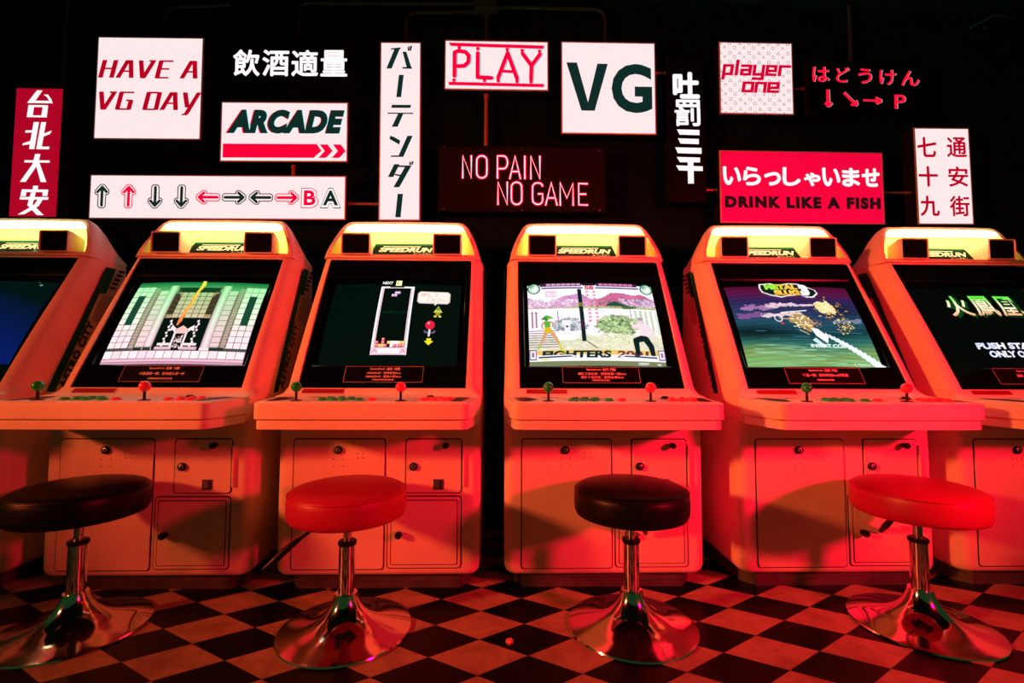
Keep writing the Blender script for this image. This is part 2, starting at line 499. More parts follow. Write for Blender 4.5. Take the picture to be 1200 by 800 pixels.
def panel_outline(hf, hr, yf, yr, r, bow, n=5):
    """plan outline, front bowed; counter-clockwise"""
    pts = [(hr, yr), (-hr, yr)]
    for k in range(n + 1):
        a = PI + k / n * PI / 2
        pts.append((-hf + r + r * math.cos(a), yf + r + r * math.sin(a)))
    for q in (-0.6, -0.3, 0, 0.3, 0.6): pts.append((hf * q, yf - bow * (1 - q * q)))
    for k in range(n + 1):
        a = 1.5 * PI + k / n * PI / 2
        pts.append((hf - r + r * math.cos(a), yf + r + r * math.sin(a)))
    return pts
def control_panel(parent):
    m = MB()
    def ring(e, z, tilt=0.0):
        o = panel_outline(0.344 - e, 0.366 - e, -0.232 + e, -0.039, 0.028, 0.006)
        return [(x, y, z + tilt * (y + 0.039)) for x, y in o]
    m.loft([ring(0.004, 0.634), ring(0.0, 0.637), ring(0.0, 0.684), ring(0.003, 0.691, 0.02), ring(0.010, 0.6945, 0.02)])
    m.loft([ring(0.012, 0.606), ring(0.006, 0.604), ring(0.006, 0.628), ring(0.012, 0.635)])
    p = m.build('control_panel', 'plastic', parent, smooth=30)
    zt = 0.6958
    def plate(q, pts, mi):
        q.add([(x, y, zt + 0.02 * (y + 0.039)) for x, y in pts], [tuple(range(len(pts)))], mi)
    for s in (-1, 1):
        q = MB()
        plate(q, [(s * 0.335, -0.06), (s * 0.29, -0.045), (s * 0.255, -0.12), (s * 0.285, -0.20), (s * 0.315, -0.20)][::s], 0)
        plate(q, [(s * 0.24, -0.045), (s * 0.17, -0.045), (s * 0.16, -0.05), (s * 0.23, -0.06)][::s], 0)
        q.build('panel_graphic', 'black', p, smooth=0)
    return p
def joystick(parent, x, mat):
    y = -0.185; zb = 0.694
    m = MB()
    m.lathe([(0.018, 0), (0.018, 0.002), (0.010, 0.003), (0.0042, 0.0035), (0.0042, 0.040), (0.003, 0.041)], (x, y, zb - 0.002), 18)
    j = m.build('joystick', 'black', parent)
    k = MB()
    R = 0.0172
    k.lathe([(max(R * math.sin(PI * i / 14), 0.0004), -R * math.cos(PI * i / 14)) for i in range(15)], (x, y, 0.7365), 24)
    k.build('ball_top', mat, j)
def push_button(parent, x, y, mat):
    z = 0.694 + 0.02 * (y + 0.039)
    m = MB()
    m.lathe([(0.0165, 0), (0.0165, 0.003), (0.0135, 0.0045), (0.0130, 0.0035), (0.0120, 0.0035), (0.0120, 0.008), (0.0095, 0.0102), (0.0005, 0.0108)], (x, y, z), 20)
    m.build('push_button', mat, parent)

def side_decal(parent, s):
    """striped side panel with the raised lettering; s = -1 left, +1 right"""
    m = MB()
    X0, X1 = s * 0.3655, s * 0.3685
    def pr(poly, mi, X=X1): m.prism(poly, X0, X, mi, 'x')
    pr([(0.150, 0.70), (0.186, 0.70), (0.372, 1.123), (0.405, 1.123), (0.455, 1.245), (0.405, 1.245)], 0)
    for k in range(5):
        y = 0.425 + k * 0.012; z = 1.15 + k * 0.021
        pr([(y, z), (y + 0.03, z), (y + 0.034, z + 0.010), (y + 0.004, z + 0.010)], 2, s * 0.3690)
    for k in range(14):
        z = 1.00 + k * 0.0085
        y = 0.345 + (z - 1.0) * 0.42
        pr([(y, z), (y + 0.055, z), (y + 0.0565, z + 0.004), (y + 0.0015, z + 0.004)], 3, s * 0.3675)
    vs, fs = text_geo('ASTRO CITY', 0.06, 0.0, 1.12)
    ax, bx = min(p[0] for p in vs), max(p[0] for p in vs); ay, by = min(p[1] for p in vs), max(p[1] for p in vs)
    lo, hi = Vector((0.20, 0.705)), Vector((0.325, 0.985))
    if s > 0:
        e1 = hi - lo; o0 = lo; e2 = Vector((-e1.y, e1.x)).normalized() * 0.036; o0 = lo - e2 * 0 + Vector((0.03, -0.0))
    else:
        e1 = lo - hi; o0 = hi; e2 = Vector((e1.y, -e1.x)).normalized() * 0.036; o0 = hi
    out = []
    for p in vs:
        a = (p[0] - ax) / (bx - ax); c = (p[1] - ay) / (by - ay)
        q = o0 + e1 * a + e2 * c
        out.append((s * 0.3682, q.x, q.y))
    m.add(out, fs, 1)
    return m.build('side_decal', ['decal', 'decaltext', 'gap', 'vent'], parent, smooth=0)

SX, S0, S1 = 0.285, 0.102, 0.530          # tube opening on the bezel
def crt_depth(x, s):
    u = x / SX; v = (s - (S0 + S1) / 2) / ((S1 - S0) / 2)
    return -0.030 + 0.024 * (1 - 0.55 * u * u - 0.45 * v * v)
def make_cabinet():
    t = root('arcade_cabinet', 'x', 'arcade cabinet', (0, FRONT, 0), 0, 'row of arcade cabinets')
    cabinet_body(t); cabinet_head(t)
    # plinth with chamfered front corners
    m = MB()
    def pl(e, z): return [(-0.33 + e, 0.50, z), (-0.33 + e, 0.09, z), (-0.29 + e, 0.038 + e, z), (0.29 - e, 0.038 + e, z), (0.33 - e, 0.09, z), (0.33 - e, 0.50, z)]
    m.loft([pl(0.0, 0.0), pl(0.0, 0.026), pl(-0.006, 0.028), pl(-0.006, 0.034), pl(0, 0.036), pl(0, 0.062)])
    m.build('plinth', 'plinth', t, smooth=0)
    # bezel: frame with tube opening
    m = MB()
    def fr(hx, s0, s1, d): return [bez(-hx, s0, d), bez(hx, s0, d), bez(hx, s1, d), bez(-hx, s1, d)]
    m.loft([fr(0.309, 0.001, 0.622, -0.016), fr(0.309, 0.001, 0.622, -0.004), fr(0.306, 0.004, 0.619, -0.002), fr(SX + 0.004, S0 - 0.006, S1 + 0.010, -0.008),
            fr(SX, S0, S1 + 0.004, -0.012), fr(SX - 0.004, S0 + 0.002, S1, -0.034)], cap0=False, cap1=False)
    bz = m.build('bezel', 'glass', t, smooth=20)
    m = MB()
    N, K = 24, 20; vs = []; fs = []
    for j in range(K + 1):
        for i in range(N + 1):
            x = -SX + 2 * SX * i / N; s = S0 + (S1 - S0) * j / K
            vs.append(bez(x, s, crt_depth(x, s)))
    for j in range(K):
        for i in range(N):
            a = j * (N + 1) + i; fs.append((a, a + 1, a + N + 2, a + N + 1))
    m.add(vs, fs); m.build('screen', 'crt', t, smooth=60)
    # sill sticker
    m = MB()
    m.add([(-0.285, 0.0025, 0.7062), (-0.135, 0.0025, 0.7062), (-0.135, 0.0195, 0.7205), (-0.285, 0.0195, 0.7205)], [(0, 1, 2, 3)])
    m.build('warning_sticker', 'sticker', t, smooth=0)
    control_panel(t)
    joystick(t, -0.223, 'ballgreen'); joystick(t, 0.114, 'ballred')
    for x, y in ((-0.142, -0.178), (-0.108, -0.172), (-0.074, -0.178), (-0.128, -0.138), (-0.094, -0.132), (-0.060, -0.138)): push_button(t, x, y, 'btngreen')
    push_button(t, -0.022, -0.178, 'btngreen'); push_button(t, 0.020, -0.178, 'btnred')
    for x, y in ((0.186, -0.178), (0.221, -0.172), (0.256, -0.178), (0.200, -0.138), (0.235, -0.132), (0.268, -0.138)): push_button(t, x, y, 'btnred')
    push_button(t, 0.195, -0.085, 'black')
    # doors on the lower front
    d = door(t, 'service_door', -0.301, 0.022, 0.084, 0.540); lock(d, -0.143, 0.503)
    m = MB()
    for x, z in ((-0.160, 0.470), (-0.125, 0.470), (-0.160, 0.445), (-0.125, 0.445), (-0.075, 0.49), (-0.055, 0.49), (-0.075, 0.475), (-0.055, 0.475)):
        m.prism([(x + 0.0022 * math.cos(k * PI / 3), z + 0.0022 * math.sin(k * PI / 3)) for k in range(6)], -0.0046, -0.004)
    m.build('screw_holes', 'gap', d, smooth=0)
    d = door(t, 'coin_door', 0.100, 0.297, 0.352, 0.540); lock(d, 0.127, 0.444); lock(d, 0.243, 0.521, 0.011, True)
    m = MB()
    m.box(0.198, 0.236, -0.0060, -0.003, 0.361, 0.399, 0.001, 1, 0); m.box(0.202, 0.232, -0.0066, -0.004, 0.365, 0.395, 0, 1, 1)
    m.box(0.204, 0.218, -0.0085, -0.004, 0.367, 0.393, 0.001, 1, 2)
    m.build('coin_return', ['steel', 'gap', 'steel'], d)
    d = door(t, 'cash_door', 0.038, 0.297, 0.088, 0.336, True); lock(d, 0.080, 0.208, 0.0125, True)
    m = MB(); m.box(0.3025, 0.3095, -0.010, 0.0, 0.372, 0.520, 0.002)
    m.build('door_hinge', 'plastic2', t)
    # lamp compartment
    m = MB()
    m.loft([arch(0.3155, 1.3005, 1.4475, 0.353, 0.419), arch(0.308, 1.302, 1.444, 0.40, 0.445), arch(0.296, 1.306, 1.436, 0.437, 0.470), arch(0.275, 1.316, 1.422, 0.452, 0.478)], cap0=False, cap1=True)
    m.build('lamp_reflector', 'reflector', t, smooth=60)
    m = MB(); m.tube([(-0.255, 0.408, 1.430), (0.255, 0.408, 1.430)], 0.011, 12)
    m.build('lamp_tube', 'lamp', t)
    # marquee plate
    m = MB()
    pl = [(-0.165, 1.306, 0.400), (0.150, 1.306, 0.400), (0.132, 1.370, 0.434), (-0.140, 1.370, 0.434)]
    m.add([(x, y, z) for x, z, y in pl] + [(x, y + 0.004, z) for x, z, y in pl], [(0, 1, 2, 3), (7, 6, 5, 4), (0, 4, 5, 1), (1, 5, 6, 2), (2, 6, 7, 3), (3, 7, 4, 0)])
    mq = m.build('marquee_plate', 'decal', t, smooth=0)
    P = Paint((0, 0, 100, 24), lambda u, v, l: (-0.165 + 0.315 * u, 0.434 - 0.034 * v - 0.0012 - 0.0003 * l, 1.370 - 0.064 * v))
    wht = (0.85, 0.82, 0.74); blk = (0.006, 0.014, 0.010)
    P.poly([(9, 3.4), (95, 3.4), (99, 23), (4, 23)], blk, 0)
    P.text('SPEEDRUN', 14, 8.0, 92, 17, wht, 0.05, 0.25)
    P.text('スピードラン', 64, 18.5, 90, 22, wht, 0.02, 0.2)
    P.stroke([(20, 6.0), (74, 6.0)], 1.1, wht, 1, rnd=False)
    P.build('marquee_lettering', 'paint_flat', mq)
    # speakers
    for s in (-1, 1):
        cx, cz = s * 0.200, 1.341
        def rr(w, h, y, dx=0.0): return [(cx + dx + a, y, cz + c) for a, c in rounded_rect(-w, w, -h, h, 0.006, 2)]
        m = MB()
        m.loft([rr(0.056, 0.040, 0.334), rr(0.0575, 0.0415, 0.326), rr(0.0600, 0.0440, 0.322), rr(0.063, 0.047, 0.326), rr(0.063, 0.047, 0.345), rr(0.045, 0.036, 0.43, -s * 0.004)], cap0=True, cap1=True)
        sp = m.build('speaker', 'plastic', t, smooth=30)
        m = MB()
        m.prism([(cx + a, cz + c) for a, c in rounded_rect(-0.0565, 0.0565, -0.0405, 0.0405, 0.004, 2)], 0.3275, 0.331, 0)
        n = 24
        def circ(r, y, ox): return [(cx + ox + r * math.cos(2 * PI * i / n), y, cz + r * math.sin(2 * PI * i / n)) for i in range(n)]
        m.loft([circ(0.036, 0.328, 0.014), circ(0.034, 0.3262, 0.014), circ(0.030, 0.3262, 0.014), circ(0.020, 0.3275, 0.014), circ(0.010, 0.3262, 0.014)], cap0=False)
        m.loft([circ(0.011, 0.328, -0.038), circ(0.010, 0.3262, -0.038), circ(0.006, 0.3270, -0.038)], cap0=False)
        m.build('speaker_grille', 'grille', sp)
    side_decal(t, -1); side_decal(t, 1)
    return t

W_ = (1.0, 1.0, 1.0)
def screen_paint(cab):
    """artwork coordinates 0..100 x, 0..75 y (down) on the lit part of the tube"""
    def fn(u, v, l):
        x = -0.268 + 0.536 * u; s = 0.505 - 0.398 * v
        return bez(x, s, crt_depth(x, s) + 0.0006 + 0.0006 * l)
    return Paint((0, 0, 100, 75), fn)
def card(cab, lines):
    m = MB()
    m.loft([[bez(x, s, d) for x, s in ((-0.148, 0.022), (0.148, 0.022), (0.148, 0.093), (-0.148, 0.093))] for d in (-0.006, 0.0008)])
    c = m.build('instruction_card', 'cardblack', cab, smooth=0)
    P = Paint((0, 0, 296, 71), lambda u, v, l: bez(-0.148 + 0.296 * u, 0.093 - 0.071 * v, 0.0010 + 0.0003 * l))
    pale = (0.80, 0.72, 0.66)
    P.stroke([(2, 2), (294, 2), (294, 69), (2, 69)], 1.3, (0.45, 0.35, 0.25), 0, True, False)
    for body, x0, y0, x1, y1 in lines: P.text(body, x0, y0, x1, y1, pale, 0.012)
    P.build('card_lettering', 'paint_flat', c)

XS = [-2.140, -1.264, -0.443, 0.376, 1.234, 2.052]
CAB_LABELS = [
    'arcade cabinet with dark blue screen, cut off at the left edge',
    'arcade cabinet whose screen shows a pale stone castle hall',
    'arcade cabinet whose dark screen shows falling blocks in a tall white frame',
    'arcade cabinet whose bright screen shows two fighters in a garden',
    'arcade cabinet whose blue screen shows an aircraft and an explosion',
    'arcade cabinet with black title screen, cut off at the right edge',
]
proto = make_cabinet()
proto.location = (XS[0], FRONT, 0); proto['label'] = CAB_LABELS[0]
CABS = [proto]
for k in range(1, 6):
    CABS.append(dup(proto, (XS[k], FRONT, 0), CAB_LABELS[k]))

# --- screen pictures
def mix(a, b, t): return tuple(a[i] + (b[i] - a[i]) * t for i in range(3))
def pic_blue(c):
    P = screen_paint(c)
    for j in range(25):
        for i in range(20):
            u, v = i / 20, j / 25
            P.rect(i * 5, j * 3, i * 5 + 5, j * 3 + 3, mix(rgb(2, 18, 16), rgb(6, 26, 92), max(0, min(1, (v - u * 0.5) * 1.5 + 0.35))), 0)
    P.stroke([(0, 1), (86, 1)], 0.7, rgb(60, 80, 50), 1); P.disc(88, 3.5, 1.2, 0.9, rgb(90, 140, 120), 1)
    P.build('screen_picture', 'paint_emit', c)
def pic_castle(c):
    P = screen_paint(c)
    def tone(y):
        t = y / 75
        return mix(rgb(178, 250, 178), rgb(255, 224, 230), min(1, max(0, (t - 0.10) * 1.7)))
    P.rect(0, 0, 100, 75, rgb(120, 90, 100), 0, 20, 16)
    for j in range(6): P.rect(0, j * 2, 100, j * 2 + 2, mix(rgb(20, 120, 60), rgb(90, 190, 110), j / 5), 1, 20, 1)
    def blocks(x0, x1, y0, y1, nx, ny, gap=0.45, k=1.0, tint=(1, 1, 1)):
        w, h = (x1 - x0) / nx, (y1 - y0) / ny
        for j in range(ny):
            for i in range(nx):
                t = tone(y0 + (j + .5) * h); f = k * random.uniform(0.95, 1.06)
                P.rect(x0 + i * w + gap / 2, y0 + j * h + gap / 2, x0 + (i + 1) * w - gap / 2, y0 + (j + 1) * h - gap / 2, tuple(t[q] * f * tint[q] for q in range(3)), 2)
    P.rect(0, 5, 17, 65, rgb(70, 80, 70), 1, 4, 12); P.rect(83, 5, 100, 65, rgb(70, 80, 70), 1, 4, 12)
    blocks(0, 15, 5, 62, 3, 11); blocks(85, 100, 5, 62, 3, 11)
    P.rect(15, 6, 20, 62, rgb(120, 125, 95), 1, 2, 12); P.rect(80, 6, 85, 62, rgb(120, 125, 95), 1, 2, 12)
    blocks(15.5, 19, 6, 62, 1, 22, 0.5, 0.55, (1, .85, .75)); blocks(81, 84.5, 6, 62, 1, 22, 0.5, 0.55, (1, .85, .75))
    blocks(20, 26.5, 9, 62, 1, 11, 0.45, 0.85, (1, .95, .92)); blocks(73.5, 80, 9, 62, 1, 11, 0.45, 0.85, (1, .95, .92))
    for x in (4.6, 90.0):
        P.rect(x, 14, x + 5.4, 42, rgb(16, 62, 44), 3, 2, 8)
        for k in range(14): P.stroke([(x + .3, 14.5 + k * 2), (x + 5.1, 16 + k * 2)], 0.35, rgb(40, 105, 70), 4, rnd=False)
    # centre hall
    P.rect(33, 6, 67, 37, rgb(60, 55, 35), 1, 8, 6)
    P.rect(34, 6, 66, 11, rgb(14, 60, 32), 2, 6, 1)
    blocks(38, 62, 11, 36, 5, 6, 0.5, 0.78, (1, .82, .66))
    for a, bq in ((33.5, 38), (66.5, 62)):
        P.poly([(a, 6), (bq, 11), (bq, 36), (a, 36)], rgb(176, 150, 110), 2)
        for q in range(6): P.stroke([(a, 8 + q * 5), (bq, 12 + q * 4.2)], 0.3, rgb(110, 90, 60), 3, rnd=False)
    P.rect(33, 36, 67, 64, rgb(4, 20, 14), 2, 8, 6)
    for x in (26.5, 67.5):
        for k, q in enumerate((0.62, 0.88, 1.0, 0.85, 0.65)):
            for j in range(10): P.rect(x + k * 1.2, 4 + j * 6, x + k * 1.2 + 1.2, 10 + j * 6, tuple(q * z for z in tone(4 + j * 6)), 3)
        P.rect(x - .4, 62, x + 6.4, 64, rgb(250, 225, 225), 4)
    pale = rgb(250, 226, 226)
    for x in (40, 60):
        for k in range(9):
            P.disc(x + (0.5 if k % 2 else -0.5), 39 + k * 2.6, 0.9, 1.1, pale, 3, 8); P.stroke([(x, 38), (x, 61)], 0.5, pale, 3)
    P.rect(36, 58, 46, 60, pale, 3); P.rect(54, 58, 64, 60, pale, 3); P.rect(35, 61, 47, 63.5, rgb(220, 180, 190), 3); P.rect(53, 61, 65, 63.5, rgb(220, 180, 190), 3)
    P.rect(45.2, 48, 46.6, 62, pale, 4); P.rect(53.4, 48, 54.8, 62, pale, 4)          # seat posts
    P.poly([(46, 46), (50, 43), (54, 46), (54, 50), (46, 50)], rgb(240, 190, 180), 4)
    for sgn in (-1, 1): P.poly([(50 + sgn * 4, 46), (50 + sgn * 8, 42.5), (50 + sgn * 9, 48), (50 + sgn * 6.5, 47), (50 + sgn * 5, 49)], pale, 4)
    for k in range(30): P.disc(random.uniform(47, 53), random.uniform(51, 63), random.uniform(.4, 1.1), random.uniform(.4, 1.0), random.choice([pale, rgb(220, 190, 195), rgb(160, 130, 140)]), 5, 6)
    for x in range(20, 33, 1): P.poly([(x, 62), (x + .5, 60.4), (x + 1, 62), (x + 1, 64), (x, 64)], rgb(30, 50, 40), 4)
    for x in range(74, 84, 1): P.poly([(x, 62), (x + .5, 60.4), (x + 1, 62), (x + 1, 64), (x, 64)], rgb(30, 50, 40), 4)
    P.rect(0, 64, 100, 75, rgb(140, 90, 110), 3, 20, 2)
    for i in range(16): P.rect(i * 6.25 + .2, 64.5, i * 6.25 + 6.0, 70.5, mix(rgb(255, 240, 238), rgb(250, 215, 226), random.random()), 4)
    P.rect(0, 71, 100, 73, rgb(235, 185, 205), 4, 20, 1); P.rect(0, 73.4, 100, 75, rgb(205, 150, 175), 4, 20, 1)
    # flame streak
    fl = [(51, -0.5, 2.6), (51.6, 4, 3.2), (50, 10, 2.2), (49, 16, 3.0), (49.2, 22, 2.2), (47.5, 28, 3.0), (46.6, 34, 2.4), (46, 39, 2.8), (45.2, 43, 1.2)]
    for k, (p, q) in enumerate(zip(fl, fl[1:])):
        P.poly([(p[0] - p[2] / 2, p[1]), (p[0] + p[2] / 2, p[1]), (q[0] + q[2] / 2, q[1]), (q[0] - q[2] / 2, q[1])], mix(rgb(235, 225, 60), rgb(250, 120, 70), k / 7), 6)
    P.build('screen_picture', 'paint_emit', c)
def pic_blocks(c):
    P = screen_paint(c)
    P.rect(0, 0, 100, 75, (0.0, 0.0045, 0.0026), 0, 20, 16)
    white = rgb(255, 242, 246); pk = rgb(232, 196, 210)
    x0, x1, y0, y1 = 37.0, 63.2, 3.4, 67.0
    for q, w, cc in ((0, 1.6, white), (1.6, 0.5, rgb(190, 120, 140)), (2.0, 0.6, rgb(255, 225, 230))):
        P.rect(x0 + q, y0, x0 + q + w, y1, cc, 1, 1, 10); P.rect(x1 - q - w, y0, x1 - q, y1, cc, 1, 1, 10)
    P.rect(x0, y0, x1, y0 + 1.7, white, 2, 4, 1); P.rect(44, y0, 55, y0 + 1.2, rgb(60, 40, 45), 3)
    P.rect(x0, 60.8, x1, y1, pk, 2, 4, 1); P.rect(42.5, 62, 58, 65.6, white, 3); P.stroke([(43, 64), (57.5, 64)], 0.4, pk, 4, rnd=False)
    for x in (38, 58.4):
        P.rect(x, 61.6, x + 4.2, 66.2, rgb(240, 205, 220), 3); P.stroke([(x + .5, 65.5), (x + 2, 62.4), (x + 3.6, 65)], 0.5, rgb(190, 90, 120), 4)
    P.text('NEXT', 37.5, -2.2, 45.5, 0.8, white, 0.03); P.rect(48, -3.2, 52.6, 2.4, rgb(240, 245, 180), 1); P.rect(49, -2, 50, 1, rgb(180, 190, 120), 2)
    def blk(x, y, col):
        P.rect(x, y, x + 2.15, y + 2.55, col, 2); P.rect(x + .35, y + .35, x + 1.5, y + 1.6, mix(col, W_, .5), 3)
    lil = rgb(214, 160, 214)
    for x, y in ((48.4, 8.6), (50.6, 8.6), (46.2, 11.2), (48.4, 11.2)): blk(x, y, lil)
    cols = [rgb(230, 70, 80), rgb(240, 190, 60), rgb(245, 245, 240), rgb(150, 190, 240), rgb(230, 120, 150)]
    for i in range(10):
        if i not in (1, 3): blk(39.8 + i * 2.15, 55.4, [cols[0], cols[0], cols[0], cols[3], cols[1], cols[2], cols[2], cols[2], cols[1], cols[1]][i])
        if i != 4: blk(39.8 + i * 2.15, 58.0, [cols[0], cols[1], cols[1], cols[0], cols[3], cols[2], cols[0], cols[4], cols[0], cols[4]][i])
    blk(39.8 + 2 * 2.15, 52.8, cols[0])
    P.text('INSERT COIN', 41.5, 28.5, 60.5, 30.6, rgb(10, 48, 28), 0.01)
    # bubble
    bx0, by0, bx1, by1 = 66.5, 8, 92, 20.5
    P.poly([(bx0 + 2, by0), (bx1 - 2, by0), (bx1, by0 + 2), (bx1, by1 - 2), (bx1 - 2, by1), (bx0 + 2, by1), (bx0, by1 - 2), (bx0, by0 + 2)], rgb(214, 170, 190), 1)
    P.poly([(bx0 + 2.4, by0 + .8), (bx1 - 2.4, by0 + .8), (bx1 - .8, by0 + 2.4), (bx1 - .8, by1 - 2.4), (bx1 - 2.4, by1 - .8), (bx0 + 2.4, by1 - .8), (bx0 + .8, by1 - 2.4), (bx0 + .8, by0 + 2.4)], rgb(250, 238, 222), 2)
    P.poly([(80, by1 - .4), (82.4, by1 - .4), (80.6, by1 + 2)], rgb(250, 238, 222), 2)
    P.text('押して', 69, 10, 83, 14, rgb(205, 140, 170), 0.0, 0, 3); P.text('ください', 74, 15, 90, 19, rgb(205, 140, 170), 0.0, 0, 3)
    # small yellow green sprite
    P.poly([(80, 29), (83.4, 22.6), (86.8, 29)], rgb(205, 200, 60), 1); P.disc(83.4, 25.6, 1.5, 1.7, rgb(110, 150, 70), 2)
    P.rect(81.6, 29, 85.2, 32, rgb(150, 140, 50), 1); P.rect(80.6, 32, 82.6, 33.4, rgb(225, 215, 90), 1); P.rect(84.2, 32, 86.2, 33.4, rgb(225, 215, 90), 1)
    # joystick icon
    P.disc(78.5, 46.6, 4.4, 2.0, rgb(110, 90, 130), 1); P.disc(78.5, 46.0, 3.4, 1.4, rgb(20, 26, 40), 2)
    P.stroke([(78.5, 44), (78.2, 50.5)], 1.5, rgb(225, 215, 225), 3); P.disc(78.5, 41, 3.6, 4.0, rgb(222, 30, 60), 4); P.disc(77.4, 39.4, 1.0, 1.0, rgb(255, 150, 160), 5)
    P.poly([(76.8, 52.6), (80.2, 52.6), (80.2, 55), (82, 55), (78.5, 58.6), (75, 55), (76.8, 55)], rgb(240, 215, 40), 2)
    P.build('screen_picture', 'paint_emit', c)
def pic_fight(c):
    P = screen_paint(c)
    bands = [(0, rgb(255, 240, 250)), (14, rgb(255, 246, 252)), (22, rgb(250, 222, 240)), (30, rgb(255, 244, 246)), (40, rgb(246, 240, 232)), (50, rgb(236, 232, 226)), (56, rgb(226, 224, 206)), (62, rgb(232, 190, 104)), (66, rgb(250, 244, 246)), (71, rgb(120, 128, 92)), (75, rgb(120, 128, 92))]
    for (ya, ca), (yb, _) in zip(bands, bands[1:]): P.rect(0, ya, 100, yb, ca, 0, 20, 2)
    def vn(x, y, q):
        xi, yi = math.floor(x), math.floor(y); fx, fy = x - xi, y - yi
        h = lambda i, j: (math.sin(i * 127.1 + j * 311.7 + q * 74.7) * 43758.5453) % 1.0
        fx, fy = fx * fx * (3 - 2 * fx), fy * fy * (3 - 2 * fy)
        return (h(xi, yi) * (1 - fx) + h(xi + 1, yi) * fx) * (1 - fy) + (h(xi, yi + 1) * (1 - fx) + h(xi + 1, yi + 1) * fx) * fy
    NX, NY = 120, 66
    for j in range(NY):
        for i in range(NX):
            x, y = (i + .5) * 100 / NX, (j + .5) * 62 / NY
            n1 = vn(x * .12, y * .2, 1); n2 = vn(x * .42, y * .6, 2); n3 = vn(x * 1.1, y * 1.3, 3); n = .35 * n1 + .4 * n2 + .25 * n3
            ridge = 15 + 4 * math.sin(x * .13) - (7 * math.exp(-((x - 67) / 9) ** 2)) - 3 * n1
            cc = mix(rgb(255, 236, 250), rgb(255, 250, 255), n2)
            if y > ridge: cc = mix(rgb(236, 170, 214), rgb(150, 96, 160), n) if x < 52 else mix(rgb(232, 130, 176), rgb(170, 80, 120), n)
            if y > 14 and x > 72 and n > .42 - (x - 72) * .006: cc = mix(rgb(110, 60, 120), rgb(250, 220, 244), n3)
            if 15 < y < 24 and x < 40 and n > .44: cc = mix(rgb(255, 246, 252), rgb(190, 120, 180), n3)
            if 17 < y < 23 and 48 < x < 74 and n > .5: cc = mix(rgb(50, 46, 60), rgb(214, 150, 160), n3)
            if y > 23.5: cc = mix(rgb(255, 250, 252), rgb(244, 226, 240), n2)
            if 22.2 < y < 24.4: cc = mix(rgb(120, 150, 80), rgb(206, 214, 150), n3) if x > 34 else mix(rgb(150, 120, 110), rgb(230, 210, 200), n3)
            d = ((x - 68) / 17) ** 2 + ((y - 40) / 9.5) ** 2 + (n - .5) * 1.6
            if d < 1: cc = mix(rgb(24, 80, 54), rgb(214, 236, 170), max(0, min(1, (n3 * .6 + n2 * .5 - .15) * 1.3)))
            d = ((x - 31) / 13) ** 2 + ((y - 40) / 6.5) ** 2 + (n - .5) * 1.8
            if d < 1: cc = mix(rgb(40, 76, 90), rgb(236, 240, 244), max(0, min(1, n3 * .7 + n2 * .5 - .1)))
            if y > 47: cc = mix(cc, mix(rgb(238, 232, 214), rgb(206, 206, 170), n2), min(1, (y - 47) / 3))
            if y > 48 and 56 < x < 84 and n > .46: cc = mix(rgb(170, 180, 100), rgb(255, 252, 226), n3)
            if x > 84 and 26 < y < 48: cc = mix(cc, rgb(196, 214, 176), .75 if int(x / 2) % 2 else 0)
            P.rect(100 * i / NX, 62 * j / NY, 100 * (i + 1) / NX, 62 * (j + 1) / NY, cc, 1)
    P.poly([(62, 20), (68, 17), (74, 20), (80, 22), (60, 22)], rgb(30, 80, 60), 3); P.poly([(72, 22), (86, 22), (82, 24.6), (74, 25)], rgb(70, 110, 60), 3); P.stroke([(79, 25), (79, 36)], .5, rgb(110, 100, 80), 3)
    P.rect(0, 44, 22, 60, rgb(150, 120, 170), 1, 4, 3)
    for k in range(8): P.rect(0, 45 + k * 2, 22, 45.6 + k * 2, rgb(110, 90, 140), 2, 4, 1)
    P.disc(28, 50, 10, 4.2, rgb(250, 246, 244), 4, 20); P.poly([(26, 36), (32, 36), (33.4, 39), (31, 40), (31, 46), (34, 50), (24, 50), (27, 46), (27, 40), (24.6, 39)], rgb(235, 232, 236), 5); P.disc(29, 42, 1, 1, rgb(60, 50, 80), 6)
    for x in (3, 6): P.stroke([(x, 30), (x, 42)], 1.3, rgb(170, 120, 150), 3); P.disc(x, 28.6, 1, 1.2, rgb(170, 120, 150), 3)
    P.stroke([(22.5, 27), (23, 42)], 0.6, rgb(120, 90, 120), 3)
    # post and fences
    P.rect(39.4, 3.5, 42.6, 55, rgb(10, 36, 34), 5, 1, 8); P.rect(39.4, 19, 42.6, 23, rgb(110, 120, 40), 6)
    P.rect(40.0, 36, 42.0, 44, rgb(60, 30, 60), 6)
    for x in (82, 86, 90, 94): P.rect(x, 26, x + 1.6, 44, rgb(190, 205, 170), 3, 1, 4)
    P.stroke([(43, 55), (50, 60.5)], 1.2, rgb(150, 140, 120), 4)
    for x in (47, 52.5):
        for k in range(9): P.disc(x + random.uniform(-.6, .6), 8 + k * 3.6, 1.3, 1.2, rgb(255, 200, 220), 7, 6); P.text('連' if k % 2 else '勝', x - 1.2, 7 + k * 3.6, x + 1.2, 9.4 + k * 3.6, rgb(196, 60, 110), 0, 0, 8)
    # left fighter, seen from behind: green top, stepping forward
    gx = 14
    def limb(pts, ws, col, L):
        for (p, wa), (q, wb) in zip(zip(pts, ws), list(zip(pts, ws))[1:]):
            d = math.hypot(q[0] - p[0], q[1] - p[1]); nx, ny = -(q[1] - p[1]) / d / 2, (q[0] - p[0]) / d / 2
            P.poly([(p[0] + nx * wa, p[1] + ny * wa), (q[0] + nx * wb, q[1] + ny * wb), (q[0] - nx * wb, q[1] - ny * wb), (p[0] - nx * wa, p[1] - ny * wa)], col, L)
            P.disc(q[0], q[1], wb / 2, wb / 2, col, L, 8)
    skin = rgb(214, 156, 112)
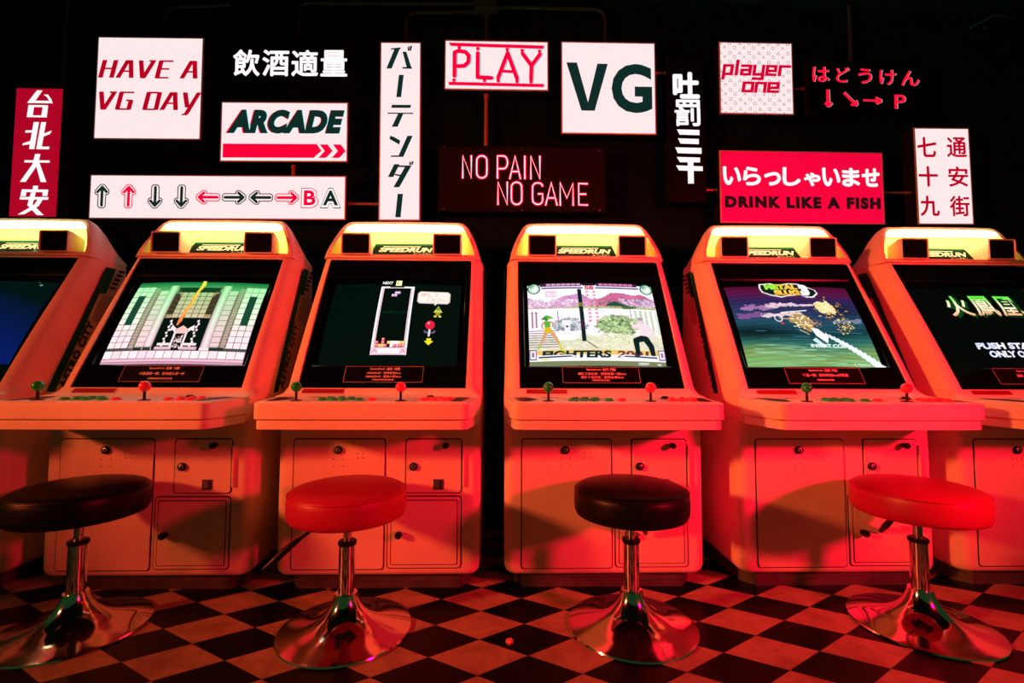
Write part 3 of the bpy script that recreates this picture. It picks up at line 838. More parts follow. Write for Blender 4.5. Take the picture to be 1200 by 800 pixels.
    limb([(gx - .6, 45), (gx - 3, 52), (gx - 6.6, 60)], [3.0, 2.2, 1.1], skin, 8); limb([(gx + 1.6, 45), (gx + 6, 52), (gx + 9.4, 61)], [3.2, 2.4, 1.2], skin, 8)
    limb([(gx - 5.6, 58), (gx - 7.4, 61.4)], [1.5, 1.3], rgb(180, 190, 70), 9); limb([(gx + 7.8, 57), (gx + 9.8, 62.4), (gx + 12.4, 63.8)], [1.8, 1.6, 1.2], rgb(206, 206, 60), 9)
    P.poly([(gx - 2.6, 37), (gx + 2.6, 37), (gx + 2.2, 42.4), (gx + 3.2, 47), (gx - 2.4, 47), (gx - 1.8, 42.4)], rgb(96, 170, 60), 8); P.poly([(gx - 2, 42.6), (gx + 2.2, 42.6), (gx + 3.6, 47.6), (gx - 2.2, 47.8)], rgb(218, 180, 30), 9)
    limb([(gx - 2.4, 37.8), (gx - 4.2, 41), (gx - 3.2, 44)], [1.6, 1.3, 1.0], skin, 9); limb([(gx + 2.4, 37.6), (gx + 4.8, 39.4), (gx + 3.6, 42)], [1.6, 1.3, 1.0], skin, 9)
    P.disc(gx + .4, 34.4, 1.6, 1.9, skin, 9)
    for dx, dy, rx_, ry_ in ((0, 33, 2.0, 1.4), (-1.6, 34, 1.4, 1.2), (1.8, 33.4, 1.4, 1.0), (-3, 35, 1.4, .9), (3.2, 34.2, 1.3, .8), (-.6, 35.6, 1.2, 1.6)): P.disc(gx + dx, dy, rx_, ry_, rgb(64, 176, 44) if dx >= 0 else rgb(40, 130, 50), 10, 10)
    # right fighter: pale jacket, dark trousers
    rx = 86
    P.disc(rx - 1, 36.2, 1.9, 2.3, rgb(228, 200, 205), 8); P.disc(rx - .6, 34.6, 2.2, 1.6, rgb(170, 150, 170), 9)
    P.poly([(rx - 3.4, 38.6), (rx + 3.8, 38.6), (rx + 5, 46), (rx + 3.6, 53), (rx - 3, 53), (rx - 2.4, 46)], rgb(240, 214, 226), 8)
    P.stroke([(rx - 3, 40), (rx - 6.4, 43), (rx - 7.6, 39)], 2.2, rgb(236, 212, 220), 8); P.stroke([(rx + 3.6, 40), (rx + 7, 45), (rx + 6.6, 50)], 2.0, rgb(236, 212, 220), 8)
    for pts in ([(rx - .6, 52), (rx - 6.4, 54), (rx - 6.2, 65.5)], [(rx + .8, 52), (rx + 4.4, 59), (rx + 5.2, 67)]): limb(pts, [5.4, 4.6, 3.2], rgb(8, 32, 36), 9)
    P.disc(rx, 52, 3.4, 2.2, rgb(8, 32, 36), 9)
    P.stroke([(rx - 8.4, 66.8), (rx - 5.6, 66.8)], 1.6, rgb(60, 60, 20), 10); P.stroke([(rx + 3, 68), (rx + 6.6, 68)], 1.6, rgb(8, 32, 36), 10)
    # status bars, portraits
    P.rect(10, -1.4, 43, 2.4, rgb(60, 30, 60), 8, 6, 1); P.rect(55, -1.4, 88, 2.4, rgb(60, 30, 60), 8, 6, 1)
    for k in range(7): P.rect(15 + k * 4, -0.9, 18.4 + k * 4, 1.4, rgb(206, 150, 196), 9); P.rect(57 + k * 4, -0.9, 60.4 + k * 4, 1.4, rgb(206, 120, 170), 9)
    for a, z in ((11, 44), (54, 89)):
        P.rect(a, 2.2, z, 3.2, rgb(250, 240, 250), 9, 6, 1); P.rect(a, 3.2, z, 4.6, rgb(60, 40, 110), 9, 6, 1); P.rect(a, 4.6, z, 5.2, rgb(250, 240, 250), 9, 6, 1)
    P.rect(44, -1.6, 54, 1.6, rgb(20, 20, 30), 9); P.rect(44.6, 1.6, 53.4, 6.4, rgb(250, 220, 226), 10); P.text('58', 45.4, 2, 52.4, 6, rgb(214, 20, 60), 0.04, 0, 11)
    for x in (5, 95):
        P.disc(x, 4.4, 5.2, 5.6, rgb(30, 90, 80), 9, 18); P.disc(x, 4.4, 4.2, 4.8, rgb(186, 226, 196), 10, 18); P.disc(x + .4, 4.8, 2.2, 3.0, rgb(250, 240, 236), 11); P.disc(x - 1.4, 2.2, 2.2, 2.0, rgb(120, 170, 140), 11)
    for k in range(3): P.text(['SHEEN', 'K.CHOI', 'RUGAL'][k][:5], 14, 7.2 + k * 2.3, 22.5, 8.9 + k * 2.3, rgb(226, 90, 160), 0.02, 0, 8)
    P.text('PART COIN', 45, 48.4, 66, 51.4, rgb(240, 240, 230), 0.01, 0, 9)
    P.text('FIGHTERS', 9, 62.8, 60, 68.8, rgb(12, 44, 46), 0.05, 0.1, 5); P.text('2001', 64, 62.8, 88, 68.6, rgb(110, 60, 70), 0.04, 0.1, 5)
    for x, sx in ((2.6, 1), (97.4, -1)):
        P.rect(x - 2.6, 62, x + 2.6, 70.6, rgb(120, 90, 140), 10); P.rect(x - 1.9, 63, x + 1.9, 69.6, rgb(250, 240, 250), 11); P.rect(x - .9, 64.4, x + .9, 68.2, rgb(150, 110, 160), 12)
        P.poly([(x + sx * 3, 67), (x + sx * 28, 66.4), (x + sx * 32, 68), (x + sx * 28, 69.8), (x + sx * 3, 70.4)], rgb(236, 236, 250), 11)
        P.poly([(x + sx * 4, 68), (x + sx * 27, 67.3), (x + sx * 30, 68.2), (x + sx * 4, 69.2)], rgb(30, 50, 80), 12)
    P.rect(8, 69.6, 14, 70.6, rgb(230, 220, 60), 12)
    P.text('CREDIT', 79, 72.6, 87, 74.4, rgb(250, 250, 250), 0.03, 0, 9); P.text('00', 93, 73.2, 96, 74.6, rgb(250, 250, 250), 0.03, 0, 9)
    P.build('screen_picture', 'paint_emit', c)
def pic_air(c):
    P = screen_paint(c)
    stops = [(0.0, rgb(92, 12, 54)), (0.10, rgb(96, 22, 70)), (0.2, rgb(52, 38, 92)), (0.36, rgb(44, 60, 104)), (0.5, rgb(36, 84, 104)), (0.62, rgb(16, 62, 72)), (0.74, rgb(52, 122, 110)), (0.86, rgb(130, 170, 96)), (1.0, rgb(140, 196, 120))]
    def sky(u, v):
        v = v + 0.05 * math.sin(u * 6 + 1) * v
        for (a, ca), (bq, cb) in zip(stops, stops[1:]):
            if v <= bq: return mix(ca, cb, max(0, (v - a)) / (bq - a))
        return stops[-1][1]
    NX, NY = 40, 60
    for j in range(NY):
        for i in range(NX):
            u, v = (i + .5) / NX, (j + .5) / NY
            k = 1 + 0.22 * math.sin(j * 2.1 + 3 * math.sin(u * 5)) * (0.4 + 0.6 * abs(u - .5))
            cc = sky(u, v); dk = 1 - 0.75 * math.exp(-(((u - 0.12) / 0.3) ** 2 + ((v - 0.62) / 0.09) ** 2)) - 0.55 * math.exp(-(((u - 0.86) / 0.18) ** 2 + ((v - 0.33) / 0.09) ** 2))
            P.rect(100 * i / NX, 75 * j / NY, 100 * (i + 1) / NX, 75 * (j + 1) / NY, tuple(max(0, q * k * dk * 0.78) for q in cc), 0)
    # clouds
    for (x0, x1, y, w, n, cc) in ((8, 30, 23, 2.2, 60, rgb(170, 120, 176)), (28, 50, 20.5, 1.5, 50, rgb(236, 206, 222)), (50, 66, 20.5, 0.5, 20, rgb(236, 206, 222)), (4, 24, 31, 2.6, 55, rgb(130, 84, 150)), (22, 52, 30.5, 1.6, 70, rgb(240, 214, 222)), (76, 98, 36, 1.6, 40, rgb(120, 140, 170))):
        for k in range(n):
            x = x0 + (x1 - x0) * random.random(); P.disc(x, y + random.gauss(0, w * .55) - (x - x0) * 0.06, random.uniform(1, 3), random.uniform(.4, 1.1), tuple(q * random.uniform(.7, 1) for q in cc), 1, 8)
    # explosion
    for k in range(120):
        a = random.random() * 2 * PI; r = abs(random.gauss(0, 1))
        P.disc(76 + r * 9 * math.cos(a) + r * 1.5, 24 + r * 8 * math.sin(a) + r * 2, random.uniform(.5, 1.6), random.uniform(.4, 1.2), random.choice([rgb(150, 110, 60), rgb(90, 70, 60), rgb(230, 180, 90), rgb(40, 50, 60)]), 2, 6)
    for k in range(70):
        a = random.random() * 2 * PI; r = random.random() ** .6
        P.disc(74 + r * 7.5 * math.cos(a), 22 + r * 6.2 * math.sin(a), random.uniform(1, 2.4), random.uniform(.8, 1.8), mix(rgb(255, 250, 190), rgb(220, 150, 70), r * random.random()), 3, 8)
    for k in range(60): P.disc(random.gauss(83, 3.5), random.gauss(40, 3.4), random.uniform(.5, 1.3), random.uniform(.4, 1), random.choice([rgb(200, 170, 110), rgb(110, 90, 70), rgb(240, 225, 170), rgb(50, 60, 60)]), 3, 6)
    for k in range(25): P.disc(random.gauss(61, 2), random.gauss(38, 2.5), random.uniform(.5, 1.2), random.uniform(.4, 1), random.choice([rgb(190, 150, 130), rgb(110, 80, 80)]), 3, 6)
    # helicopter
    P.poly([(40, 33), (46, 29), (54, 29.5), (58, 35), (58, 42), (54, 46), (50, 43), (46, 38), (41, 37)], rgb(176, 140, 90), 3)
    for k in range(60): P.disc(random.uniform(43, 57), random.uniform(31, 43), random.uniform(.5, 1.4), random.uniform(.4, 1), random.choice([rgb(236, 220, 170), rgb(120, 90, 50), rgb(206, 160, 60), rgb(250, 246, 226)]), 4, 6)
    P.stroke([(34, 33), (43, 34)], 1.0, rgb(190, 160, 120), 3); P.stroke([(37, 27.6), (57, 25.6)], 0.9, rgb(240, 232, 225), 4); P.stroke([(48, 26.4), (48.4, 30)], 0.8, rgb(200, 170, 120), 4)
    n = 14; P.stroke([(33 + 2.8 * math.cos(2 * PI * i / n), 33 + 3.2 * math.sin(2 * PI * i / n)) for i in range(n)], 0.7, rgb(240, 230, 230), 5, True); P.disc(34.6, 38, 1.1, 1.2, rgb(190, 60, 80), 5)
    P.stroke([(46, 44), (52, 48)], 0.8, rgb(200, 170, 120), 4)
    # trail of star flares
    P.poly([(55, 42), (60, 43), (66, 50), (64, 56), (57, 49)], rgb(250, 250, 255), 4); P.poly([(53, 53), (56, 51), (62, 58), (60, 60)], rgb(200, 225, 230), 4)
    for k in range(13):
        x = 65 + k * 2.75; y = 48.5 + k * 1.72 + 0.10 * k * k * .35; q = 2.2 + k * .22
        P.poly([(x, y - q), (x + q * .35, y - q * .35), (x + q, y), (x + q * .35, y + q * .35), (x, y + q), (x - q * .35, y + q * .35), (x - q, y), (x - q * .35, y - q * .35)], rgb(232, 244, 255), 5)
        P.stroke([(x, y), (x + 2.6, y + 2.2)], q * .5, rgb(170, 205, 235), 4)
    for k in range(46):
        y = 56 + random.random() * 18; x = random.uniform(2, 70); w_ = random.uniform(8, 26)
        P.poly([(x, y), (x + w_, y + .5), (x + w_ * 1.1, y + .9), (x + .4 * w_, y + .7)], mix(rgb(170, 214, 170), rgb(110, 180, 150), random.random()), 1)
    for k in range(26):
        y = 40 + random.random() * 16; x = random.uniform(10, 78); w_ = random.uniform(8, 20)
        P.poly([(x, y), (x + w_, y + .4), (x + w_ * .9, y + .9), (x + .3 * w_, y + .7)], mix(rgb(60, 120, 140), rgb(16, 50, 62), random.random()), 1)
    # title
    out = [(27, 2.6), (28, -2), (38, -3), (42, -1), (52, -3), (60, -2.6), (72, 4), (73, 8), (68, 12.4), (62, 12.4), (58, 9.6), (46, 11.4), (42, 12.6), (34, 10.4), (28, 7)]
    P.poly(out, rgb(245, 240, 236), 6)
    cx, cy = 49, 5
    P.poly([(cx + (x - cx) * .95, cy + (y - cy) * .86) for x, y in out], rgb(14, 30, 26), 7)
    P.text('METAL', 31.5, -1.6, 58, 4.2, lambda x, y: mix(rgb(150, 235, 60), rgb(250, 190, 60), max(0, min(1, (x - 38) / 10))), 0.07, 0.0, 8)
    P.text('SLUG', 37.5, 4.8, 58, 10.2, lambda x, y: mix(rgb(250, 225, 80), rgb(244, 150, 50), (y - 5) / 5), 0.07, 0.0, 8)
    P.text('3', 59, -1.4, 66.5, 10.6, rgb(250, 248, 246), 0.09, 0.0, 8)
    P.text('INSERT COIN', 50, 56.6, 79, 59.6, rgb(240, 250, 250), 0.03, 0, 6)
    P.text('C NAZCA 2000', 78, 72.4, 97, 74.2, rgb(230, 240, 230), 0.01, 0, 6)
    P.build('screen_picture', 'paint_emit', c)
def pic_title(c):
    P = screen_paint(c)
    P.rect(0, 0, 100, 75, (0.0, 0.002, 0.0012), 0, 20, 16)
    def grad(x, y): return mix(rgb(90, 240, 60), mix(rgb(255, 240, 200), rgb(255, 130, 50), max(0, min(1, (y - 22) / 10))), max(0, min(1, (y - 11) / 7)))
    for k, ch in enumerate('火鳳凰'):
        x = 20.5 + k * 20.5
        P.text(ch, x + 2, 10.6, x + 20, 31.6, rgb(10, 66, 26), 0.05, -0.10, 1)
        P.text(ch, x, 9.5, x + 18, 30.0, grad, 0.012, -0.10, 3)
    lil = lambda x, y: rgb(206, 208, 255) if int(y * 2) % 2 else rgb(246, 246, 255)
    P.text('PUSH START', 24.5, 54.5, 75.5, 60.0, lil, 0.05, 0, 2)
    P.text('ONLY ONE PLAYER', 31, 61.5, 94, 67.0, lil, 0.05, 0, 2)
    P.text('CREDIT 0', 58, 70.0, 72, 72.6, rgb(220, 150, 70), 0.03, 0, 2)
    P.build('screen_picture', 'paint_emit', c)
for f, c in zip((pic_blue, pic_castle, pic_blocks, pic_fight, pic_air, pic_title), CABS): f(c)
def title_line(mid): return [('Speedrun', 94, 8, 150, 19), (mid, 156, 7, 178, 19), ('挑戰', 184, 7, 206, 19)]
card(CABS[1], [('Speedrun', 94, 8, 150, 19), ('惡魔', 156, 7, 178, 19), ('挑戰', 184, 7, 206, 19), ('只要通第一關，招待威士忌一杯', 66, 29, 232, 42), ('挑戰前請先告知店員', 104, 52, 194, 60)])
card(CABS[2], title_line('消除') + [('10000分UP：招待氣泡Shot', 84, 25, 212, 35), ('20000分UP：招待六杯Shot', 82, 40, 214, 50), ('挑戰前請先告知店員', 108, 55, 188, 62)])
card(CABS[3], title_line('格鬥') + [('連勝三位玩家：招待啤酒一瓶Shot', 60, 25, 244, 36), ('連勝十位玩家：招待全場Shot', 70, 40, 232, 51), ('挑戰前請先告知店員', 112, 55, 178, 62)])
card(CABS[4], title_line('過關') + [('每過一關：招待啤酒Shot可累積', 64, 27, 240, 40), ('挑戰前請先告知店員', 114, 50, 180, 58)])
card(CABS[5], title_line('火鳥') + [('通關一次：招待啤酒一杯', 84, 27, 220, 40)])
card(CABS[0], title_line('戰機') + [('通關一次：招待調酒一杯', 84, 27, 220, 40)])

# ------------------------------------------------------------------ stools
def make_stool(name_loc, seat_mat, lever_ang, label):
    t = root('bar_stool', label, 'stool', (*name_loc, 0), 0, 'round bar stools in front of the cabinets')
    m = MB()
    m.lathe([(0.02, 0.0), (0.196, 0.0), (0.198, 0.003), (0.196, 0.007), (0.180, 0.0105), (0.150, 0.016), (0.118, 0.024), (0.092, 0.034), (0.070, 0.048), (0.053, 0.065), (0.042, 0.083), (0.035, 0.100), (0.032, 0.112), (0.020, 0.113)], n=72)
    m.build('base', 'chrome', t, smooth=50)
    m = MB()
    m.lathe([(0.0245, 0.105), (0.0245, 0.255), (0.0265, 0.257), (0.0265, 0.266), (0.022, 0.268), (0.0125, 0.2685)], n=32, mi=0)
    m.lathe([(0.0265, 0.255), (0.028, 0.258), (0.028, 0.266), (0.024, 0.269)], n=32, mi=1)
    m.lathe([(0.0125, 0.25), (0.0125, 0.335)], n=24, mi=0)
    m.build('pole', ['chrome', 'black'], t)
    m = MB()
    m.lathe([(0.03, 0.318), (0.03, 0.328), (0.015, 0.332)], n=24)
    m.box(-0.08, 0.08, -0.06, 0.06, 0.330, 0.344, 0.003, 1)
    m.build('swivel_plate', 'black', t)
    if lever_ang is not None:
        a = math.radians(lever_ang); c, s = math.cos(a), math.sin(a)
        m = MB()
        m.tube([(0.03 * c, 0.03 * s, 0.326), (0.09 * c, 0.09 * s, 0.318), (0.14 * c, 0.14 * s, 0.285)], 0.005, 10)
        m.tube([(0.135 * c, 0.135 * s, 0.288), (0.15 * c, 0.15 * s, 0.278), (0.19 * c, 0.19 * s, 0.245), (0.225 * c, 0.225 * s, 0.215), (0.232 * c, 0.232 * s, 0.209)], [0.006, 0.009, 0.011, 0.008, 0.004], 12)
        m.build('height_lever', 'black', t)
    m = MB()
    prof = [(0.012, 0.345), (0.160, 0.342), (0.170, 0.346), (0.1755, 0.356), (0.1770, 0.372), (0.1770, 0.400), (0.1755, 0.412), (0.1730, 0.4195), (0.1690, 0.4255), (0.158, 0.4315), (0.135, 0.4375), (0.10, 0.442), (0.05, 0.4445), (0.004, 0.445)]
    m.lathe(prof, n=72)
    seat = m.build('seat', seat_mat, t, smooth=60)
    m = MB()
    n = 72
    m.tube([(0.1738 * math.cos(2 * PI * i / n), 0.1738 * math.sin(2 * PI * i / n), 0.4185) for i in range(n + 1)], 0.0028, 8, caps=False)
    m.build('piping', seat_mat, seat)
    return t
make_stool((-1.300, 1.530), 'blackvinyl', None, 'black bar stool before the castle game cabinet, chrome base at left edge')
make_stool((-0.474, 1.516), 'redvinyl', 200, 'red bar stool before the falling blocks cabinet, lever sticking out left')
make_stool((0.408, 1.524), 'blackvinyl', 62, 'black bar stool before the fighting game cabinet, mid picture')
make_stool((1.322, 1.520), 'redvinyl', 76, 'red bar stool at right, between aircraft game and cropped title screen')

# ------------------------------------------------------------------ signs
SY = 2.42          # plane of the sign faces
def sign(cx, cz, w, h, rot, label, face, rim='signrim', depth=0.075, name='light_box_sign', group=None, cat='sign'):
    t = root(name, label, cat, (cx, SY, cz), 0, group)
    t.rotation_euler = (0, -math.radians(rot), 0)
    m = MB()
    W, H = w / 2, h / 2
    def fr(e, y): return [(-W + e, y, -H + e), (W - e, y, -H + e), (W - e, y, H - e), (-W + e, y, H - e)]
    m.loft([fr(0, depth), fr(0, 0.002)], cap0=True, cap1=False, mi=0)
    m.loft([fr(0, 0.002), fr(0.0005, -0.002), fr(0.006, -0.003), fr(0.006, 0.003)], cap0=False, cap1=False, mi=1)
    m.build('housing', ['signbox', rim], t, smooth=0)
    m = MB(); m.loft([fr(0.0055, 0.006), fr(0.0055, 0.0)], mi=0)
    m.build('face_panel', face, t, smooth=0)
    return t
def lettering(t, w, h, box, name='lettering', mat='paint_emit'):
    P = Paint(box, lambda u, v, l: (-w / 2 + w * u, -0.0006 - 0.0005 * l, h / 2 - h * v))
    def done(nm=None):
        P.build(nm or name, mat, t); P.v, P.f, P.c = [], [], []
    P.done = done
    return P
DK = (0.004, 0.022, 0.018)
RD = (1.0, 0.0, 0.035)
WH = (1.0, 0.86, 0.87)

# red vertical sign, far left
w, h = 0.247, 0.678
t = sign(-2.367, 1.884, w, h, 0.09, 'tall narrow red sign with four white characters, at far left', 'face_red', 'signbox')
P = lettering(t, w, h, (88, 55, 352, 757))
def tx(x): return x + (0)
P2 = lambda pts: [(x + (y - 55) / 702 * 47, y) for x, y in pts]
wh = WH
P.poly(P2([(203, 72), (233, 72), (194, 128), (268, 128), (256, 107), (238, 94), (262, 94), (280, 120), (287, 141), (150, 141)]), wh)
P.poly(P2([(157, 152), (262, 152), (254, 218), (147, 218)]), wh); P.poly(P2([(187, 163), (233, 163), (226, 208), (180, 208)]), (0.42, 0.001, 0.018), 2)
P.poly(P2([(184, 244), (212, 244), (186, 390), (158, 390)]), wh); P.poly(P2([(140, 290), (184, 288), (182, 300), (138, 302)]), wh); P.poly(P2([(125, 360), (166, 346), (164, 364), (123, 370)]), wh)
P.poly(P2([(224, 244), (250, 244), (226, 376), (266, 376), (264, 390), (196, 390)]), wh); P.poly(P2([(238, 306), (280, 288), (270, 308), (234, 322)]), wh)
P.poly(P2([(134, 450), (268, 450), (266, 462), (132, 462)]), wh); P.poly(P2([(190, 416), (218, 416), (205, 470), (138, 566), (108, 566), (176, 470)]), wh); P.poly(P2([(190, 462), (212, 462), (248, 566), (218, 566)]), wh)
P.poly(P2([(178, 586), (204, 586), (202, 606), (258, 606), (252, 640), (226, 640), (228, 620), (142, 620), (138, 642), (110, 642), (118, 606), (176, 606)]), wh)
P.poly(P2([(108, 646), (258, 646), (256, 660), (106, 660)]), wh)
P.poly(P2([(166, 622), (192, 622), (174, 684), (232, 742), (196, 742), (146, 690)]), wh); P.poly(P2([(204, 656), (230, 656), (206, 694), (130, 738), (94, 740), (182, 688)]), wh)
P.done()

# HAVE A VG DAY
w, h = 0.541, 0.544
t = sign(-1.819, 2.228, w, h, 0.33, 'square white light box reading HAVE A VG DAY in dark red', 'face_white')
P = lettering(t, w, h, (460, 92, 957, 578))
def slant(pts, y): return pts
def glyphs(P, spec, x0, y0, hgt, wid, sh, thick, thin, col):
    """spec: list of (x offset, strokes); strokes (pts, kind)"""
    for dx, strokes in spec:
        for pts, kind in strokes:
            q = [(x0 + dx + px * wid + sh * (1 - py) * hgt, y0 + py * hgt) for px, py in pts]
            if kind == 'T':                      # thick stem: parallelogram, horizontal cut
                for (xa, ya), (xb, yb) in zip(q, q[1:]):
                    P.poly([(xa - thick / 2, ya), (xa + thick / 2, ya), (xb + thick / 2, yb), (xb - thick / 2, yb)], col)
            else:
                for (xa, ya), (xb, yb) in zip(q, q[1:]): P.poly([(xa, ya - thin / 2), (xb, yb - thin / 2), (xb, yb + thin / 2), (xa, ya + thin / 2)], col)
G_ = {
    'H': [([(0.1, 0), (0.1, 1)], 'T'), ([(0.9, 0), (0.9, 1)], 'T'), ([(0.1, .48), (0.9, .48)], 't')],
    'A': [([(0.42, 0), (0.0, 1)], 'T'), ([(0.62, 0), (0.98, 1)], 'T'), ([(0.35, 0.04), (0.7, 0.04)], 't'), ([(0.2, .62), (0.85, .62)], 't')],
    'V': [([(0.0, 0), (0.42, 1)], 'T'), ([(0.95, 0), (0.48, 1)], 'T'), ([(0.6, 0.03), (1.08, 0.03)], 't'), ([(0.33, 0.97), (0.6, 0.97)], 't')],
    'E': [([(0.12, 0), (0.12, 1)], 'T'), ([(0.05, 0.03), (1.0, 0.03)], 't'), ([(0.1, .47), (0.85, .47)], 't'), ([(0.05, .97), (0.95, .97)], 't')],
    'G': [([(0.1, 0), (0.1, 1)], 'T'), ([(0.05, 0.03), (0.98, 0.03)], 't'), ([(0.05, .97), (0.95, .97)], 't'), ([(0.9, .47), (0.9, 1)], 'T'), ([(0.55, .48), (1.0, .48)], 't')],
    'D': [([(0.12, 0), (0.12, 1)], 'T'), ([(0.05, 0.03), (0.9, 0.03)], 't'), ([(0.05, .97), (0.85, .97)], 't'), ([(0.88, 0.0), (0.92, 1)], 'T')],
    'Y': [([(0.0, 0), (0.42, 0.85)], 'T'), ([(0.98, 0), (0.45, 1.22)], 'T'), ([(0.15, 1.24), (0.55, 1.24)], 't')],
}
def word(P, s, x0, y0, hgt, step, wid, sh, thick, thin, col):
    x = x0
    for ch in s:
        if ch != ' ': glyphs(P, [(0, G_[ch])], x, y0, hgt, wid, sh, thick, thin, col)
        x += step if ch != ' ' else step * 0.42
col = (0.42, 0.0, 0.012)
word(P, 'HAVE A', 474, 204, 84, 87, 64, 0.22, 22, 8, col)
P.done('lettering')
word(P, 'VG DAY', 470, 354, 84, 88, 66, 0.22, 22, 8, col)
P.done()

# white characters on black board
w, h = 0.628, 0.280
t = sign(-1.110, 2.371, w, h, 0.68, 'black sign board with four heavy white characters above the ARCADE sign', 'signblack', 'signblack')
P = lettering(t, w, h, (267, 44, 410.5, 105))
for k, ch in enumerate('飲酒適量'): P.text(ch, 273 + k * 34.2, 58.5, 304.5 + k * 34.2, 89.5, WH, 0, 0, 1, 0.75)
P.done()

# ARCADE
w, h = 0.650, 0.317
t = sign(-1.124, 2.007, w, h, 0.51, 'white light box reading ARCADE over a red arrow bar', 'face_white')
P = lettering(t, w, h, (45, 405, 820, 772))
P.text('ARCADE', 76, 455, 796, 598, RD, 0.070, 0.25, 1, 0, 1.10); P.text('ARCADE', 92, 453, 804, 600, (0.45, 0.8, 0.85), 0.070, 0.25, 2, 0, 1.10); P.text('ARCADE', 84, 453, 798, 600, DK, 0.070, 0.25, 3, 0, 1.10)
P.done('lettering')
P.poly([(62, 662), (630, 662), (660, 704), (612, 746), (62, 746)], RD)
for x in (668, 748): P.poly([(x - 20, 664), (x + 28, 664), (x + 60, 704), (x + 20, 746), (x - 26, 746), (x + 12, 704)], RD)
P.done('arrow_bar')

# arrows sign
w, h = 1.290, 0.230
t = sign(-1.447, 1.661, w, h, 0.30, 'long white light box with a row of arrows and the letters BA', 'face_white')
P = lettering(t, w, h, (18, 18, 1184, 222))
def arrow(cx, cy, ang, col):
    a = math.radians(ang); c, s = math.cos(a), math.sin(a)
    R = lambda pts: [(cx + x * c - y * s, cy + x * s + y * c) for x, y in pts]
    out = [(0, -54), (10, -52), (31, -26), (31, -12), (22, -6), (17, -9), (17, 44), (10, 53), (-10, 53), (-17, 44), (-17, -9), (-22, -6), (-31, -12), (-31, -26), (-10, -52)]
    P.stroke(R(out), 4.2, col, 1, True)
    P.stroke(R([(0, -40), (0, 42)]), 13, col, 1); P.stroke(R([(-21, -19), (0, -42), (21, -19)]), 12, col, 1)
for x, a, cc in ((75, 0, DK), (195, 0, RD), (315, 180, DK), (434, 180, DK)): arrow(x, 118, a, cc); P.done('arrow_symbol')
for x, a, cc in ((555, -90, RD), (673, 90, DK), (795, -90, DK), (914, 90, RD)): arrow(x, 120, a, cc); P.done('arrow_symbol')
for ch, x0, x1, cc in (('B', 982, 1054, RD), ('A', 1070, 1158, DK)):
    P.text(ch, x0 - 4, 74, x1 + 4, 168, cc, 0.13, 0, 1); P.text(ch, x0, 78, x1, 164, WH, 0.115, 0, 2); P.text(ch, x0 + 9, 86, x1 - 9, 155, cc, 0.03, 0, 3); P.done('letter')

# vertical katakana sign
w, h = 0.213, 0.948
t = sign(-0.532, 2.023, w, h, 0.46, 'tall white light box with vertical black characters, left of the PLAY sign', 'face_white')
P = lettering(t, w, h, (60, 33, 231, 777))
P2 = lambda pts: [(x + (y - 33) / 744 * 15, y) for x, y in pts]
def PP(*pts): P.poly(P2(pts), DK)
PP((120, 60), (143, 57), (106, 146), (84, 146)); PP((105, 60), (145, 56), (143, 63), (103, 66)); PP((152, 74), (168, 74), (190, 146), (170, 146)); PP((152, 139), (190, 139), (190, 146), (150, 146))
PP((174, 56), (180, 47), (182, 70), (174, 70)); PP((183, 52), (193, 46), (188, 70), (182, 70))
PP((136, 172), (156, 172), (144, 266), (124, 266))
PP((106, 298), (185, 298), (182, 311), (102, 311)); PP((88, 331), (194, 331), (193, 336), (87, 336)); PP((130, 336), (152, 336), (128, 390), (104, 390))
PP((97, 427), (112, 432), (138, 447), (134, 464), (94, 441)); PP((168, 427), (190, 427), (150, 515), (128, 515)); PP((100, 509), (146, 509), (144, 515), (98, 515))
PP((112, 545), (134, 545), (108, 598), (86, 598)); PP((116, 550), (182, 550), (180, 557), (112, 557)); PP((160, 550), (184, 550), (132, 640), (108, 640)); PP((116, 585), (158, 592), (156, 600), (112, 590))
PP((174, 540), (180, 530), (181, 548), (174, 548)); PP((183, 536), (193, 530), (188, 548), (182, 548))
PP((125, 667), (147, 667), (136, 763), (114, 763))
P.done()

# PLAY
w, h = 0.544, 0.269
t = sign(-0.035, 2.379, w, h, 0.09, 'white light box reading PLAY in red tube letters', 'face_white')
P = lettering(t, w, h, (85, 110, 572, 345))
cy_ = (0.25, 0.55, 0.62)
def play(dx, dy, col, L):
    S = lambda pts, w_=19: P.stroke([(x + dx, y + dy) for x, y in pts], w_, col, L)
    P.poly([(104 + dx, 123 + dy), (552 + dx, 130 + dy), (546 + dx, 146 + dy), (112 + dx, 139 + dy)], col, L); P.poly([(104 + dx, 308 + dy), (552 + dx, 312 + dy), (546 + dx, 327 + dy), (106 + dx, 323 + dy)], col, L)
    S([(132, 280), (132, 168), (150, 162), (182, 166), (198, 184), (196, 214), (178, 232), (146, 234)]); S([(240, 170), (240, 285), (305, 287)]); S([(336, 285), (380, 168), (424, 288)]); S([(352, 254), (408, 256)], 14); S([(450, 170), (492, 226), (532, 172)]); S([(492, 226), (490, 290)])
    for x, y in ((153, 146), (240, 150), (378, 152), (448, 156), (530, 158), (130, 300), (272, 300), (336, 300), (424, 302), (490, 303)): P.poly([(x - 9 + dx, y - 8 + dy), (x + 9 + dx, y - 8 + dy), (x + 6 + dx, y + 8 + dy), (x - 6 + dx, y + 8 + dy)], col, L)
play(6, 2, cy_, 1); play(0, 0, (0.92, 0.0, 0.04), 2)
P.done()

# VG
w, h = 0.499, 0.499
t = sign(0.553, 2.267, w, h, 0.08, 'square white light box with large black letters VG only', 'face_white')
P = lettering(t, w, h, (630, 117, 1074, 550))
P.poly([(655, 216), (704, 216), (755, 402), (800, 220), (849, 220), (786, 441), (724, 441)], DK)
P.text('G', 866, 219, 1056, 449, DK, 0.034)
P.done()

